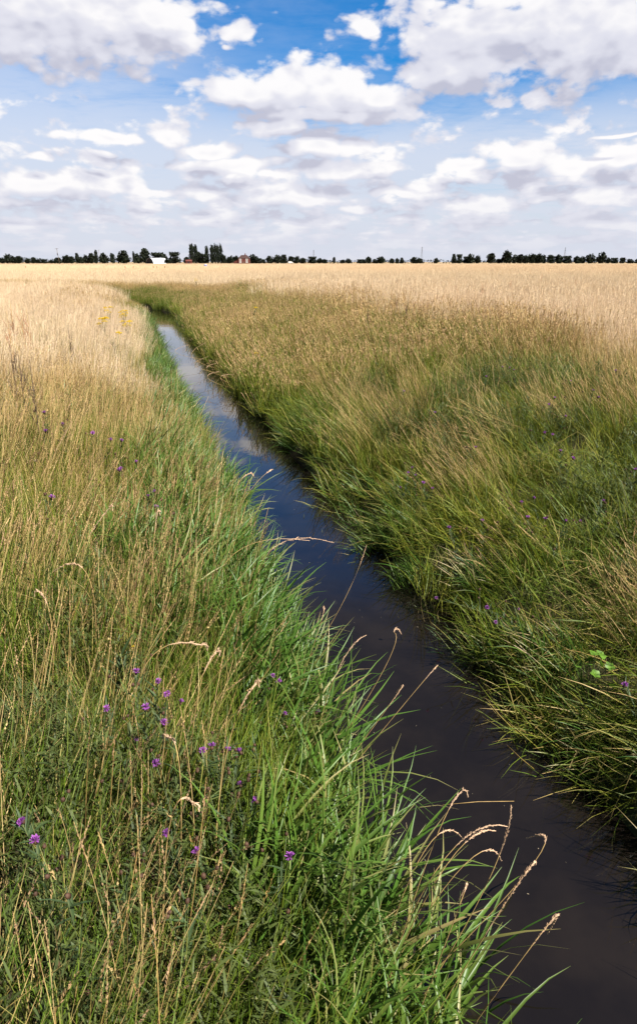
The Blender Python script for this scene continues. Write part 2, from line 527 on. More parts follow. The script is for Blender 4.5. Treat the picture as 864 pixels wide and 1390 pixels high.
# ------------------------------------------------------------------ grass prototypes
def ribbon(mb, base, az_, length, w, a0, bend, nseg, rnd, off, alpha=0.0, fold=False, curl=0.0, tip=.08):
    """one grass blade: starts leaning a0 from vertical towards az_, bends by `bend` more radians along its length"""
    p = np.array(base, float); ang = a0; pts = []
    a = az_
    for k in range(nseg + 1):
        pts.append((p.copy(), ang, a))
        st = length / nseg
        p = p + st * np.array([math.sin(ang) * math.cos(a), math.sin(ang) * math.sin(a), math.cos(ang)])
        ang += bend / nseg * (.4 + 1.2 * k / nseg); a += curl / nseg
    vs, fs, cs = [], [], []
    for k, (q, ang, a) in enumerate(pts):
        tt = k / nseg
        ww = w * (.65 + .35 * min(1, tt * 4)) * max(tip, 1 - max(0, (tt - .35) / .65) ** 1.6)
        side = np.array([-math.sin(a), math.cos(a), 0])
        nrm = np.array([-math.cos(ang) * math.cos(a), -math.cos(ang) * math.sin(a), math.sin(ang)])
        if fold:
            vs += [q - side * ww / 2 + nrm * ww * .22, q, q + side * ww / 2 + nrm * ww * .22]; m = 3
        else:
            vs += [q - side * ww / 2, q + side * ww / 2]; m = 2
        cs += [(tt, rnd, off, alpha)] * m
        if k:
            o = (k - 1) * m
            for j in range(m - 1): fs.append((o + j, o + j + 1, o + m + j + 1, o + m + j))
    mb.add(vs, fs, cs)
    return pts


def seedhead(mb, pts, rnd, n=12, size=.016, start=.78, spread=1.0, off=.75):
    """loose spikelets along the top of a culm"""
    P_ = [q for q, _, _ in pts]
    L = len(P_) - 1
    for i in range(n):
        tt = start + (1 - start) * i / n
        k = min(int(tt * L), L - 1); f = tt * L - k
        c = P_[k] * (1 - f) + P_[k + 1] * f
        d = P_[k + 1] - P_[k]; d /= np.linalg.norm(d)
        s = size * (1.15 - .6 * abs(2 * i / n - .7))
        o = np.random.default_rng(int(rnd * 1e6) + i).normal(size=3); o -= d * o.dot(d); o /= np.linalg.norm(o)
        u = (d + o * .45 * spread); u /= np.linalg.norm(u)
        w_ = np.cross(u, o); w_ /= np.linalg.norm(w_)
        a = c; b = c + u * s * 1.5
        m_ = c + u * s * .7
        mb.add([a, m_ + w_ * s * .32, b, m_ - w_ * s * .32, m_ + o * s * .3], [(0, 1, 2, 4), (0, 4, 2, 3)], [(1, rnd, off, 1.0)] * 5)


rr = random.Random(3)


def U(a, b): return rr.uniform(a, b)


def in_disc(r):
    a, q = U(0, 2 * math.pi), r * math.sqrt(rr.random())
    return (q * math.cos(a), q * math.sin(a), -.03)


def p_fine(mb, n, r, l0, l1, w0, w1, seg=4, bmax=1.5, amax=.4):
    for _ in range(n):
        ribbon(mb, in_disc(r), U(0, 6.28), U(l0, l1), U(w0, w1), U(.02, amax), U(.2, bmax), seg, rr.random(), 0.0, curl=U(-.6, .6))


def p_stalk(mb, n, r, l0, l1, w, seg=4, spk=12, size=.016):
    for _ in range(n):
        rnd = rr.random()
        pts = ribbon(mb, in_disc(r), U(0, 6.28), U(l0, l1), w, U(.0, .16), U(.05, .5), seg, rnd, .42, tip=.6)
        ribbon(mb, pts[0][0], pts[0][2] + 1.57, 0.7 * np.linalg.norm(pts[-1][0] - pts[0][0]), w, pts[0][1], .2, 2, rnd, .42, tip=.6)
        seedhead(mb, pts, rnd, spk, size, U(.74, .86), U(.3, 1.1))


def p_reed(mb, n, r, l0, l1, w0, w1):
    for _ in range(n):
        ribbon(mb, in_disc(r), U(0, 6.28), U(l0, l1), U(w0, w1), U(.02, .25), U(.5, 1.9), 7, rr.random(), U(-.08, .05), fold=True, curl=U(-.5, .5), tip=.04)


def p_mat(mb, n, r):
    for _ in range(n):
        ribbon(mb, in_disc(r), U(0, 6.28), U(.15, .4), U(.003, .006), U(.6, 1.2), U(.1, .5), 3, rr.random(), U(-.2, .25), curl=U(-1, 1))


def p_herb(mb, n, r, h):
    """small leafy weeds between the grass: stem with lance-shaped leaves"""
    for _ in range(n):
        b = in_disc(r); hh = h * U(.6, 1.1); az_ = U(0, 6.28); rnd = rr.random()
        pts = ribbon(mb, b, az_, hh, .003, U(0, .2), U(0, .3), 4, rnd, .05, tip=.6)
        for k in range(15):
            tt = U(.1, .98) * 4; i = min(int(tt), 3); c = pts[i][0] + (pts[i + 1][0] - pts[i][0]) * (tt - i)
            ribbon(mb, c, U(0, 6.28), U(.03, .075), U(.005, .010), U(.6, 1.3), U(.1, .7), 3, rr.random(), -.15, tip=.1)


lib = bpy.data.collections.new('tuft_library')
LIB = {}


def proto(kind, mat, k, fn):
    ids = []
    for i in range(k):
        mb = MB(); fn(mb)
        me = mb.mesh('tuft_%02d' % len(LIB_ALL)); me.materials.append(mat)
        o = bpy.data.objects.new('tuft_%02d' % len(LIB_ALL), me); lib.objects.link(o)
        ids.append(len(LIB_ALL)); LIB_ALL.append(o)
    LIB[kind] = ids


LIB_ALL = []
GREENS = dict(g1=(.016, .042, .005), g2=(.094, .166, .013), yel=(.245, .230, .020))
STRAWS = dict(s1=(.360, .225, .075), s2=(.660, .480, .225), pink=(.500, .320, .190))
M_grass = leaf_mat('meadow_grass_blades', **GREENS, **STRAWS)
M_straw = leaf_mat('dry_grass_blades', g1=(.07, .095, .02), g2=(.19, .20, .05), yel=(.30, .26, .08), s1=(.64, .47, .28), s2=(.86, .71, .49), pink=(.76, .56, .42))
M_reed = leaf_mat('reed_blades', g1=(.020, .062, .008), g2=(.080, .178, .022), yel=(.17, .22, .04), s1=(.30, .22, .09), s2=(.45, .36, .18), pink=(.4, .28, .16), rough=.42, spec=.42, trans=.30)
M_herb = leaf_mat('herb_leaves', g1=(.026, .042, .012), g2=(.075, .105, .026), yel=(.13, .14, .03), s1=(.12, .07, .035), s2=(.22, .14, .07), pink=(.2, .11, .07))

proto('mixleft', M_grass, 6, lambda mb: (p_fine(mb, 270, .38, .30, .74, .0030, .0058), p_mat(mb, 150, .38)))
proto('fine', M_grass, 5, lambda mb: p_fine(mb, 180, .40, .30, .72, .004, .0075, 3))
proto('mixright', M_grass, 6, lambda mb: (p_fine(mb, 180, .38, .28, .72, .0040, .0095, 4, 1.8, .95), p_fine(mb, 150, .38, .16, .44, .004, .0085, 3, 1.6, 1.0), p_mat(mb, 110, .38)))
proto('stalk', M_grass, 6, lambda mb: p_stalk(mb, 26, .36, .62, 1.05, .0033, 5, 12, .0115))
proto('reed', M_reed, 6, lambda mb: p_reed(mb, 42, .22, .52, .98, .013, .027))
proto('reedlow', M_reed, 4, lambda mb: p_reed(mb, 40, .22, .28, .62, .007, .015))
proto('herb', M_herb, 4, lambda mb: p_herb(mb, 22, .28, .55))
proto('strawnear', M_straw, 6, lambda mb: (p_stalk(mb, 110, .5, .65, 1.05, .0036, 3, 9, .013), p_fine(mb, 110, .5, .3, .75, .004, .007, 3, .9)))
proto('strawfar', M_straw, 5, lambda mb: (p_stalk(mb, 110, .85, .6, .98, .009, 3, 6, .019), p_fine(mb, 100, .85, .3, .75, .012, .018, 3, .8)))
proto('greenfar', M_grass, 5, lambda mb: (p_fine(mb, 170, .62, .3, .75, .008, .014, 3, 1.4, .7), p_stalk(mb, 26, .62, .6, .95, .007, 3, 5, .03)))
proto('strawvast', M_straw, 4, lambda mb: (p_stalk(mb, 40, 1.6, .5, .95, .030, 2, 2, .12), p_fine(mb, 60, 1.6, .25, .7, .03, .05, 2, .6)))


def gn_group():
    g = bpy.data.node_groups.new('grass_scatter', 'GeometryNodeTree')
    g.interface.new_socket('Geometry', in_out='INPUT', socket_type='NodeSocketGeometry')
    g.interface.new_socket('Geometry', in_out='OUTPUT', socket_type='NodeSocketGeometry')
    g.is_modifier = True
    N, L = g.nodes, g.links
    i = N.new('NodeGroupInput'); o = N.new('NodeGroupOutput')
    ci = N.new('GeometryNodeCollectionInfo'); ci.inputs['Collection'].default_value = lib
    ci.inputs['Separate Children'].default_value = True; ci.inputs['Reset Children'].default_value = True
    ip = N.new('GeometryNodeInstanceOnPoints'); ip.inputs['Pick Instance'].default_value = True

    def na(name, typ):
        n = N.new('GeometryNodeInputNamedAttribute'); n.data_type = typ; n.inputs['Name'].default_value = name
        return n.outputs['Attribute']
    e = N.new('FunctionNodeEulerToRotation')
    L.new(na('rot', 'FLOAT_VECTOR'), e.inputs[0])
    L.new(i.outputs[0], ip.inputs['Points']); L.new(ci.outputs[0], ip.inputs['Instance'])
    L.new(na('idx', 'INT'), ip.inputs['Instance Index']); L.new(e.outputs[0], ip.inputs['Rotation'])
    L.new(na('scl', 'FLOAT_VECTOR'), ip.inputs['Scale']); L.new(ip.outputs[0], o.inputs[0])
    return g


GN = gn_group()


class Scatter:
    def __init__(self): self.rows = []

    def add(self, kind, x, y, lx, ly, scl, dry, var, z=None):
        """lx, ly: lean (horizontal shift per metre of height)"""
        n = len(x)
        if n == 0: return
        z = gz(x, y) if z is None else z
        ids = np.array(LIB[kind])[rng.integers(0, len(LIB[kind]), n)]
        phi = rng.uniform(0, 2 * math.pi, n)
        up = np.stack([lx, ly, np.ones(n)], 1); up /= np.linalg.norm(up, axis=1)[:, None]
        # rotate z axis to up (shortest arc), after a random spin
        ux, uy, uz = up.T
        k = 1 / (1 + uz)
        T = np.zeros((n, 3, 3))
        T[:, 0, 0] = 1 - ux * ux * k; T[:, 0, 1] = -ux * uy * k; T[:, 0, 2] = ux
        T[:, 1, 0] = -ux * uy * k; T[:, 1, 1] = 1 - uy * uy * k; T[:, 1, 2] = uy
        T[:, 2, 0] = -ux; T[:, 2, 1] = -uy; T[:, 2, 2] = uz
        S = np.zeros((n, 3, 3)); c, s = np.cos(phi), np.sin(phi)
        S[:, 0, 0] = c; S[:, 0, 1] = -s; S[:, 1, 0] = s; S[:, 1, 1] = c; S[:, 2, 2] = 1
        M = T @ S
        ry = -np.arcsin(np.clip(M[:, 2, 0], -1, 1)); rx = np.arctan2(M[:, 2, 1], M[:, 2, 2]); rz = np.arctan2(M[:, 1, 0], M[:, 0, 0])
        scl = np.broadcast_to(scl, (n,)); dry = np.broadcast_to(dry, (n,)); var = np.broadcast_to(var, (n,))
        self.rows.append((np.stack([x, y, z], 1), np.stack([rx, ry, rz], 1), np.stack([scl] * 3, 1), ids, dry, var))

    def build(self, name, label):
        co, rot, scl, ids, dry, var = [np.concatenate([r[i] for r in self.rows]) for i in range(6)]
        me = bpy.data.meshes.new(name)
        me.vertices.add(len(co)); me.vertices.foreach_set('co', co.astype(np.float32).ravel())
        for nm, typ, arr, key in (('rot', 'FLOAT_VECTOR', rot, 'vector'), ('scl', 'FLOAT_VECTOR', scl, 'vector'), ('idx', 'INT', ids, 'value'),
                                  ('dry', 'FLOAT', dry, 'value'), ('var', 'FLOAT', var, 'value')):
            a = me.attributes.new(nm, typ, 'POINT')
            a.data.foreach_set(key, np.ascontiguousarray(arr, np.int32 if typ == 'INT' else np.float32).ravel())
        me.update()
        o = bpy.data.objects.new(name, me); COL.objects.link(o)
        md = o.modifiers.new('scatter', 'NODES'); md.node_group = GN
        tag(o, label, kind='stuff')
        print(name, len(co))
        return o


def pick(density, x0, x1, y0, y1, wedge=True, margin=1.6):
    st = 1 / math.sqrt(density)                       # jittered grid: even cover without bald spots
    gx, gy = np.meshgrid(np.arange(x0, x1, st), np.arange(y0, y1, st))
    x = gx.ravel() + rng.uniform(-.1, 1.1, gx.size) * st; y = gy.ravel() + rng.uniform(-.1, 1.1, gx.size) * st
    if wedge:
        k = np.abs(x) < (np.maximum(y, 0) * .53 + margin + .35)
        x, y = x[k], y[k]
    return x, y


def thin(prob, *arrs):
    k = rng.random(len(arrs[0])) < prob
    return [a[k] for a in arrs]


def lean(n, mx, my, j=.16):
    return mx + rng.normal(0, j, n), my + rng.normal(0, j, n)


def dry_left(x, y, s):
    return .08 + .44 * sstep(2.4, 11, y + .35 * (-s - 1.8)) + .10 * sstep(-1.6, -4.5, s) + (vnoise(x, y, 1.3, 7) - .5) * .42 + .16 * sstep(12, 24, y)


def dry_right(x, y, s):
    return .03 + .70 * sstep(4.4, 8.2, s + (vnoise(x, y, 2.5, 9) - .5) * 1.6) + .05 * sstep(9, 24, y) + (vnoise(x, y, 1.1, 8) - .5) * .46


# --- reeds: lush broad blades along the left water edge, a thinner fringe on the right
reeds = Scatter()
x, y = pick(17, -6, 4, -.5, 16); s = sdist(x, y)
w = sstep(-2.25 + .9 * sstep(4.5, 9, 0), -1.55, s) * (s < -.72)
edge = -1.18 - .72 * sstep(1.9, 4.2, y) + .70 * sstep(5.0, 11, y) + (vnoise(x, y, .9, 21) - .5) * .7
x, y, s = thin(((s > edge) & (s < -.74)) * (.97 - .45 * sstep(8, 15, y)), x, y, s)
n = len(x); lx, ly = lean(n, .42, .10, .20)
reeds.add('reed', x, y, lx, ly, rng.uniform(.62, 1.02, n) * (1 - .25 * sstep(5, 11, y)), .08 + .2 * (vnoise(x, y, .6, 30) - .4), vnoise(x, y, .7, 31))
x, y = pick(17, -9, 4, -.5, 36); s = sdist(x, y)
x, y, s = thin(((s > -1.35) & (s < -.70)) * (.9 - .5 * sstep(10, 25, y)), x, y, s); n = len(x); lx, ly = lean(n, .55, .05, .22)
reeds.add('reedlow', x, y, lx, ly, rng.uniform(.7, 1.15, n), .1, vnoise(x, y, .7, 31))
x, y = pick(17, -9, 6, 0, 36); s = sdist(x, y)
x, y, s = thin(((s < 1.25) & (s > .72)) * .75, x, y, s); n = len(x); lx, ly = lean(n, -.60, -.12, .25)
reeds.add('reedlow', x, y, lx, ly, rng.uniform(.5, 1.0, n), rng.uniform(-.05, .8, n) * (rng.random(n) < .6), vnoise(x, y, .7, 33))
# a few fresh reed tufts inside the left meadow
x, y = pick(6, -6, 2, 3.4, 12); s = sdist(x, y)
x, y, s = thin((s < -1.6) & (s > -4) & (vnoise(x, y, .8, 41) > .74), x, y, s); n = len(x); lx, ly = lean(n, .2, .05)
reeds.add('reed', x, y, lx, ly, rng.uniform(.5, .8, n), .08, .4)
reeds.build('reed_grass', 'lush broad bladed green grass overhanging the water along the ditch')

# --- left meadow
lm = Scatter()
x, y = pick(6.5, -9, 3, -.6, 9.5); s = sdist(x, y)
x, y, s = thin((s < -.95) & (np.hypot(x, y) > .45), x, y, s); n = len(x); lx, ly = lean(n, .26, .04, .22)
d = dry_left(x, y, s)
lm.add('mixleft', x, y, lx, ly, rng.uniform(.7, 1.1, n), d - .03, (.3 + .7 * vnoise(x, y, .8, 5)) * (.45 + .55 * sstep(2.2, 5, y)))
x, y = pick(11.5, -9, 3, -.6, 9.5); s = sdist(x, y)
x, y, s = thin((s < -1.2) * (.25 + .65 * vnoise(x, y, .55, 6)) * (.40 + .60 * sstep(1.8, 3.6, y)) * (np.hypot(x, y) > .7), x, y, s); n = len(x); lx, ly = lean(n, .34, .06, .15)
lm.add('stalk', x, y, lx, ly, rng.uniform(.72, 1.08, n), .18 + dry_left(x, y, s) * .6, .8)
x, y = pick(14, -3, 2, .2, 4.5); s = sdist(x, y)
x, y, s = thin((s < -1.3) * sstep(.35, .6, vnoise(x, y, .7, 14)), x, y, s); n = len(x); lx, ly = lean(n, .1, 0)
lm.add('herb', x, y, lx, ly, rng.uniform(.7, 1.2, n), .05, .3)
x, y = pick(5.5, -26, 0, 9, 25, margin=2); s = sdist(x, y)
x, y, s = thin(s < -.9, x, y, s); n = len(x); lx, ly = lean(n, .24, .04, .16)
lm.add('fine', x, y, lx, ly, rng.uniform(.75, 1.15, n) * (1 - .55 * sstep(-2.3, -1.1, s) * sstep(8, 13, y)), dry_left(x, y, s) - .3 * sstep(-2.0, -1.2, s), .8)
x, y = pick(4.5, -26, 0, 6.5, 26, margin=2); s = sdist(x, y)
x, y, s = thin(sstep(-1.4, -2.9, s + (vnoise(x, y, 1.3, 92) - .5) * 1.2) * sstep(6, 12, y + 4 * (vnoise(x, y, 1.2, 94) - .5)), x, y, s); n = len(x); lx, ly = lean(n, .24, .04, .13)
lm.add('strawnear', x, y, lx, ly, rng.uniform(.7, 1.0, n), dry_left(x, y, s) - .32 + .26 * sstep(11, 24, y) + .5 * (vnoise(x, y, 1.0, 96) - .5), .9)
lm.build('meadow_grass', 'long seeding grass, green below and straw above, on the near bank')

# --- right bank
rb = Scatter()
x, y = pick(6.5, -4, 9, 0, 12.5); s = sdist(x, y)
x, y, s = thin((s > .85) & (s < 8), x, y, s); n = len(x)
sw = vnoise(x, y, .9, 61) - .5; sw2 = vnoise(x, y, .7, 62) - .5
lx, ly = lean(n, (-.30 + 1.1 * sw) * (1 - .8 * sstep(4, 7, s)), -.05 + 1.0 * sw2 * (1 - .7 * sstep(4, 7, s)), .30 - .16 * sstep(4, 7, s))
rb.add('mixright', x, y, lx, ly, rng.uniform(.6, .95, n) * (1 + .15 * sstep(4, 6, s)), dry_right(x, y, s), .35 + .65 * vnoise(x, y, .9, 15))
x, y = pick(8, -4, 9, 0, 12.5); s = sdist(x, y)
x, y, s = thin((s > 1.1) * (s < 8) * (.10 + .42 * sstep(.45, .75, vnoise(x, y, .8, 17)) + .6 * sstep(4.2, 6.6, s)), x, y, s); n = len(x)
sw = vnoise(x, y, 1.1, 63) - .5; lx, ly = lean(n, (-.42 + .8 * sw) * (1 - .8 * sstep(4, 7, s)) - .03, .04, .28 - .14 * sstep(4, 7, s))
rb.add('stalk', x, y, lx, ly, rng.uniform(.62, 1.0, n), .2 + dry_right(x, y, s) * .6, .8)
x, y = pick(10, -4, 9, 1, 18); s = sdist(x, y)
x, y, s = thin((s > 1.3) * (s < 5.8) * sstep(.42, .66, vnoise(x, y, 1.0, 19)), x, y, s); n = len(x); lx, ly = lean(n, -.2, 0)
rb.add('herb', x, y, lx, ly, rng.uniform(.7, 1.1, n), .05, .4)
x, y = pick(9, -13, 18, 12, 64); s = sdist(x, y)
x, y, s = thin((s > .85) * ((y < 39) | (x > -6)) * sstep(9.5, 6.0, s + 2 * (vnoise(x, y, 1.7, 97) - .5)) * (1 - sstep(44, 62, y)) * (1 - .6 * sstep(20, 40, y)), x, y, s); n = len(x)
lx, ly = lean(n, (-.22 + .8 * (vnoise(x, y, 1.4, 64) - .5)) * (1 - .7 * sstep(4, 7, s)), -.02, .22)
rb.add('greenfar', x, y, lx, ly, rng.uniform(.6, .95, n) * (1 + .12 * sstep(4, 6, s)), dry_right(x, y, s) - .06, .8)
# far stretch of the left bank and the bend
x, y = pick(4.5, -34, -6, 20, 62, margin=3); s = sdist(x, y)
x, y, s = thin((s < -.85) & (s > -5), x, y, s); n = len(x); lx, ly = lean(n, .2, 0, .12)
rb.add('greenfar', x, y, lx, ly, rng.uniform(.6, .95, n) * (.42 + .58 * sstep(-1.2, -3.0, s)), .05 + .53 * sstep(-1.5, -3.2, s + (vnoise(x, y, 1.6, 93) - .5)) + (vnoise(x, y, 2, 22) - .5) * .3, .8)
x, y = pick(5.5, -45, -5, 38, 66, margin=3); s = sdist(x, y)
x, y, s = thin((s > .8) & (s < 6), x, y, s); n = len(x); lx, ly = lean(n, 0, -.05, .12)
rb.add('greenfar', x, y, lx, ly, rng.uniform(.55, .85, n), -.2 + (vnoise(x, y, 3, 23) - .5) * .3 + .75 * sstep(2.6, 4.6, s + (vnoise(x, y, 2.0, 98) - .5) * 1.5), .55)
x, y = pick(4, -4, 9, 3.5, 13); s = sdist(x, y)
x, y, s = thin((s > 1.4) * (s < 6) * sstep(.40, .7, vnoise(x, y, 1.2, 81)), x, y, s); n = len(x)
rb.add('stalk', x, y, -.85 + 1.5 * (vnoise(x, y, 1.6, 82) - .5) + rng.normal(0, .35, n), rng.normal(.25, .5, n), rng.uniform(.65, 1.0, n), .42, .8)
rb.build('bank_grass', 'tangled green and straw grass sloping down the far bank to the water')

# --- straw field
sf = Scatter()
x, y = pick(4.5, 2, 16, 3, 26); s = sdist(x, y)
x, y, s = thin(sstep(5.6, 7.6, s + (vnoise(x, y, 1.5, 24) - .5) * 1.2), x, y, s); n = len(x); lx, ly = lean(n, -.02, 0, .09)
sf.add('strawnear', x, y, lx, ly, rng.uniform(.75, 1.05, n) * (.78 + .36 * vnoise(x, y, 2.2, 73)), .66 + (vnoise(x, y, 1.5, 25) - .5) * .3 - .30 * (1 - sstep(6, 8.5, s)), .7)
x, y = pick(2.2, -30, 30, 16, 48, margin=3); s = sdist(x, y)
x, y, s = thin(np.where(s > 0, sstep(4.8, 7, s), sstep(-1.7, -3.6, s + (vnoise(x, y, 1.6, 91) - .5) * 1.4)) * sstep(15, 26, y + 7 * (vnoise(x, y, 2.0, 95) - .5)), x, y, s); n = len(x); lx, ly = lean(n, .05, 0, .08)
sf.add('strawfar', x, y, lx, ly, rng.uniform(.75, 1.02, n) * (.74 + .42 * vnoise(x, y, 5, 71)), .74 - .26 * (s < 0) * (1 - sstep(20, 36, y)) + (vnoise(x, y, 2.5, 26) - .5) * .6, .8)
x, y = pick(.62, -85, 85, 48, 150, margin=5); s = sdist(x, y)
x, y, s = thin(np.where(s > 0, sstep(4, 7, s), sstep(-1.6, -3, s)), x, y, s); n = len(x); lx, ly = lean(n, .04, 0, .08)
sf.add('strawfar', x, y, lx, ly, rng.uniform(.7, .98, n) * (.68 + .5 * vnoise(x, y * 2, 13, 72)), .84 + (vnoise(x, y * 3, 14, 27) - .5) * .8, .7)
x, y = pick(.14, -210, 210, 140, 380, margin=8); n = len(x); lx, ly = lean(n, .04, 0, .06)
k = vnoise(x, y * 4, 60, 28); x, y, lx, ly = thin(sstep(.25, .6, k), x, y, lx, ly); n = len(x)
sf.add('strawvast', x, y, lx, ly, rng.uniform(.5, .85, n), .86 + (vnoise(x, y * 4, 40, 29) - .5) * .6, .7)
sf.build('straw_grass', 'pale pinkish dry standing grass covering the flat field')

# ------------------------------------------------------------------ single plants one can point to
def at(px, py, Y):
    d = ray(px, py); t_ = Y / d[1]
    return np.array([0, 0, CAM_Z]) + d * t_


def hit(px, py, lift=0.0):
    """where the ray through a photo pixel meets the ground raised by `lift` (water counts as ground)"""
    d = ray(px, py); t_ = .6
    while t_ < 400:
        q = np.array([0, 0, CAM_Z]) + d * t_
        if q[2] <= max(float(gz(q[0], q[1])), WATER_Z) + lift: return q
        t_ += .02 + t_ * .002
    return q


def pct(v, n): return int(round(100 * v / n))


M_stem = simple_mat('green_stem', (.085, .105, .035), .6, var=.3, scale=8)
M_dryst = simple_mat('dry_stem', (.36, .24, .095), .6, var=.3, scale=10)
M_spike = simple_mat('dry_seed_head', (.62, .42, .27), .75, var=.3, scale=40, trans=.25)
M_leafk = simple_mat('knapweed_leaf', (.045, .075, .026), .55, var=.4, scale=15, trans=.25)
M_bract = simple_mat('brown_bract', (.060, .030, .017), .7, var=.4, scale=90)
M_petal = simple_mat('purple_floret', (.31, .085, .37), .6, var=.25, scale=60, trans=.3)
M_yellow = simple_mat('yellow_floret', (.66, .45, .012), .6, var=.2, scale=60, trans=.2)
M_rust = simple_mat('rust_seed', (.36, .095, .040), .75, var=.4, scale=40, trans=.15)
M_dark = simple_mat('dark_seed', (.075, .048, .034), .8, var=.4, scale=40)
M_lime = simple_mat('lime_leaf', (.095, .19, .018), .5, var=.35, scale=25, trans=.3)


def quad_bez(a, b, c, n):
    return [((1 - t_) ** 2) * a + 2 * t_ * (1 - t_) * b + t_ * t_ * c for t_ in np.linspace(0, 1, n)]


def spikelets(mb, path, n, size, flare=.5):
    P_ = [np.array(p_) for p_ in path]; L = len(P_) - 1
    for i in range(n):
        tt = i / n * L; k = min(int(tt), L - 1); c = P_[k] + (P_[k + 1] - P_[k]) * (tt - k)
        d = P_[k + 1] - P_[k]; d /= np.linalg.norm(d)
        o = rng.normal(size=3); o -= d * o.dot(d); o /= np.linalg.norm(o)
        u = d + o * flare * rng.uniform(.5, 1.2); u /= np.linalg.norm(u); w_ = np.cross(u, o); w_ /= np.linalg.norm(w_)
        s = size * rng.uniform(.7, 1.2) * (1.1 - .5 * abs(2 * i / n - .8))
        mb.add([c, c + u * s * .5 + w_ * s * .2, c + u * s * 1.3, c + u * s * .5 - w_ * s * .2, c + u * s * .5 + o * s * .2],
               [(0, 1, 4), (1, 2, 4), (2, 3, 4), (3, 0, 4), (0, 3, 2, 1)])


def stalk(tip, via, label, ytip=.12, head=.30, sag=.0, thick=.0017, zvia=-.45, bank=-1, seeds=42, size=.011, hook=0.0, group='dry seed stalks leaning over the water'):
    d = ray(*via)
    t_ = (zvia - CAM_Z) / d[2]
    m_ = np.array([0, 0, CAM_Z]) + d * t_
    p1 = at(tip[0], tip[1], m_[1] + ytip)
    # root on the bank below
    cx_ = _cx + SLOPE * m_[1]
    rx_ = min(m_[0] - .05, cx_ - .95) if bank < 0 else max(m_[0] + .05, cx_ + .95)
    root = np.array([rx_, m_[1] - .05, float(gz(rx_, m_[1] - .05)) - .03])
    # quadratic through root, via (at 40 %) and tip
    k = .42
    ctrl = (m_ - (1 - k) ** 2 * root - k * k * p1) / (2 * k * (1 - k)) + np.array([0, 0, sag])
    path = quad_bez(root, ctrl, p1, 15)
    if hook:
        e = path[-1]; dd_ = path[-1] - path[-3]; dd_ /= np.linalg.norm(dd_)
        path += [e + dd_ * .02 + np.array([hook * .015, 0, .004]), e + dd_ * .025 + np.array([hook * .035, 0, -.006]), e + dd_ * .02 + np.array([hook * .05, 0, -.03])]
    path = [p_ - root for p_ in path]
    o = empty('grass_stalk', root); tag(o, label, 'grass stalk', group)
    mb = MB(); n = len(path); mb.tube(path, [thick * (1.15 - .6 * i / n) for i in range(n)], 5); mb.build('stem', M_dryst, o, True)
    mb = MB(); hp = path[int(n * (1 - head)):]; mb.tube(hp, thick * .9, 4); spikelets(mb, hp, seeds, size); mb.build('seed_head', M_spike, o)
    return o


stalk((620, 1080), (560, 1225), 'pale seed stalk over the water with a hooked drooping tip, low in the photo', hook=.6, zvia=-.35)
stalk((693, 1093), (628, 1262), 'seed stalk rising highest beyond the crossing pair over the dark water', zvia=-.4)
stalk((688, 1122), (574, 1212), 'long arched stalk crossing behind the upright ones over the dark water', sag=.02, zvia=-.35, head=.38)
stalk((672, 1128), (578, 1222), 'arched stalk just under the longest one, its seed head over the water', sag=.03, zvia=-.38)
stalk((628, 1139), (555, 1200), 'short bowed seed stalk left of the crossing arched stalks', sag=.05, zvia=-.35)
stalk((714, 1138), (688, 1215), 'near vertical stalk with plump pale head, right of the crossing stalks', zvia=-.35, head=.28, size=.0112, seeds=80)
stalk((726, 1174), (656, 1272), 'thick pale seed head slanting furthest right across the dark water', zvia=-.3, head=.55, size=.0112, seeds=110)
stalk((680, 1169), (600, 1212), 'thin low arched stalk with sparse seeds below the crossing pair', sag=.03, zvia=-.4, seeds=26)
stalk((742, 1268), (700, 1312), 'pale seed head poking out lowest and rightmost over the water', zvia=-.3, head=.5, size=.0112, seeds=90)
stalk((622, 1222), (608, 1270), 'small upright pale seed head standing among the lowest reeds', zvia=-.3, head=.35)
stalk((497, 740), (440, 862), 'tall lone stalk with a brown tip over the middle of the water', zvia=-.4, head=.14, seeds=16)
stalk((534, 858), (500, 945), 'lone stalk with a crooked bent over tip above the black water', zvia=-.35, hook=1.0, head=.22)
stalk((594, 903), (528, 980), 'straight leaning brown stalk over the black water, right of the crooked one', zvia=-.4, head=.28, seeds=26)
stalk((497, 862), (440, 960), 'pale frayed stalk at the reed edge, left of the crooked one', zvia=-.35, head=.4)
stalk((420, 734), (300, 778), 'long smooth pale stalk reaching almost level across the water, upper of two', zvia=-.15, sag=.05, head=.2, seeds=14, ytip=.3)
stalk((453, 737), (350, 776), 'long barbed stalk reaching almost level across the water, lower of two', zvia=-.2, sag=.03, head=.45, size=.02, seeds=26, ytip=.3)
stalk((336, 644), (312, 690), 'bent pale stalk at the reed edge in the narrower stretch of water', zvia=-.4, hook=1, thick=.0024, ytip=.25, size=.02)
stalk((370, 637), (330, 680), 'brown tipped stalk out over the blue stretch of water', zvia=-.45, thick=.0022, ytip=.3, head=.2, size=.022, seeds=24)
stalk((437, 824), (424, 880), 'upright dead stalk with ragged top at the reed edge above the black water', zvia=-.35, head=.4)
stalk((537, 940), (515, 975), 'short frayed stalk low at the reed tips below the crooked one', zvia=-.4, head=.5)
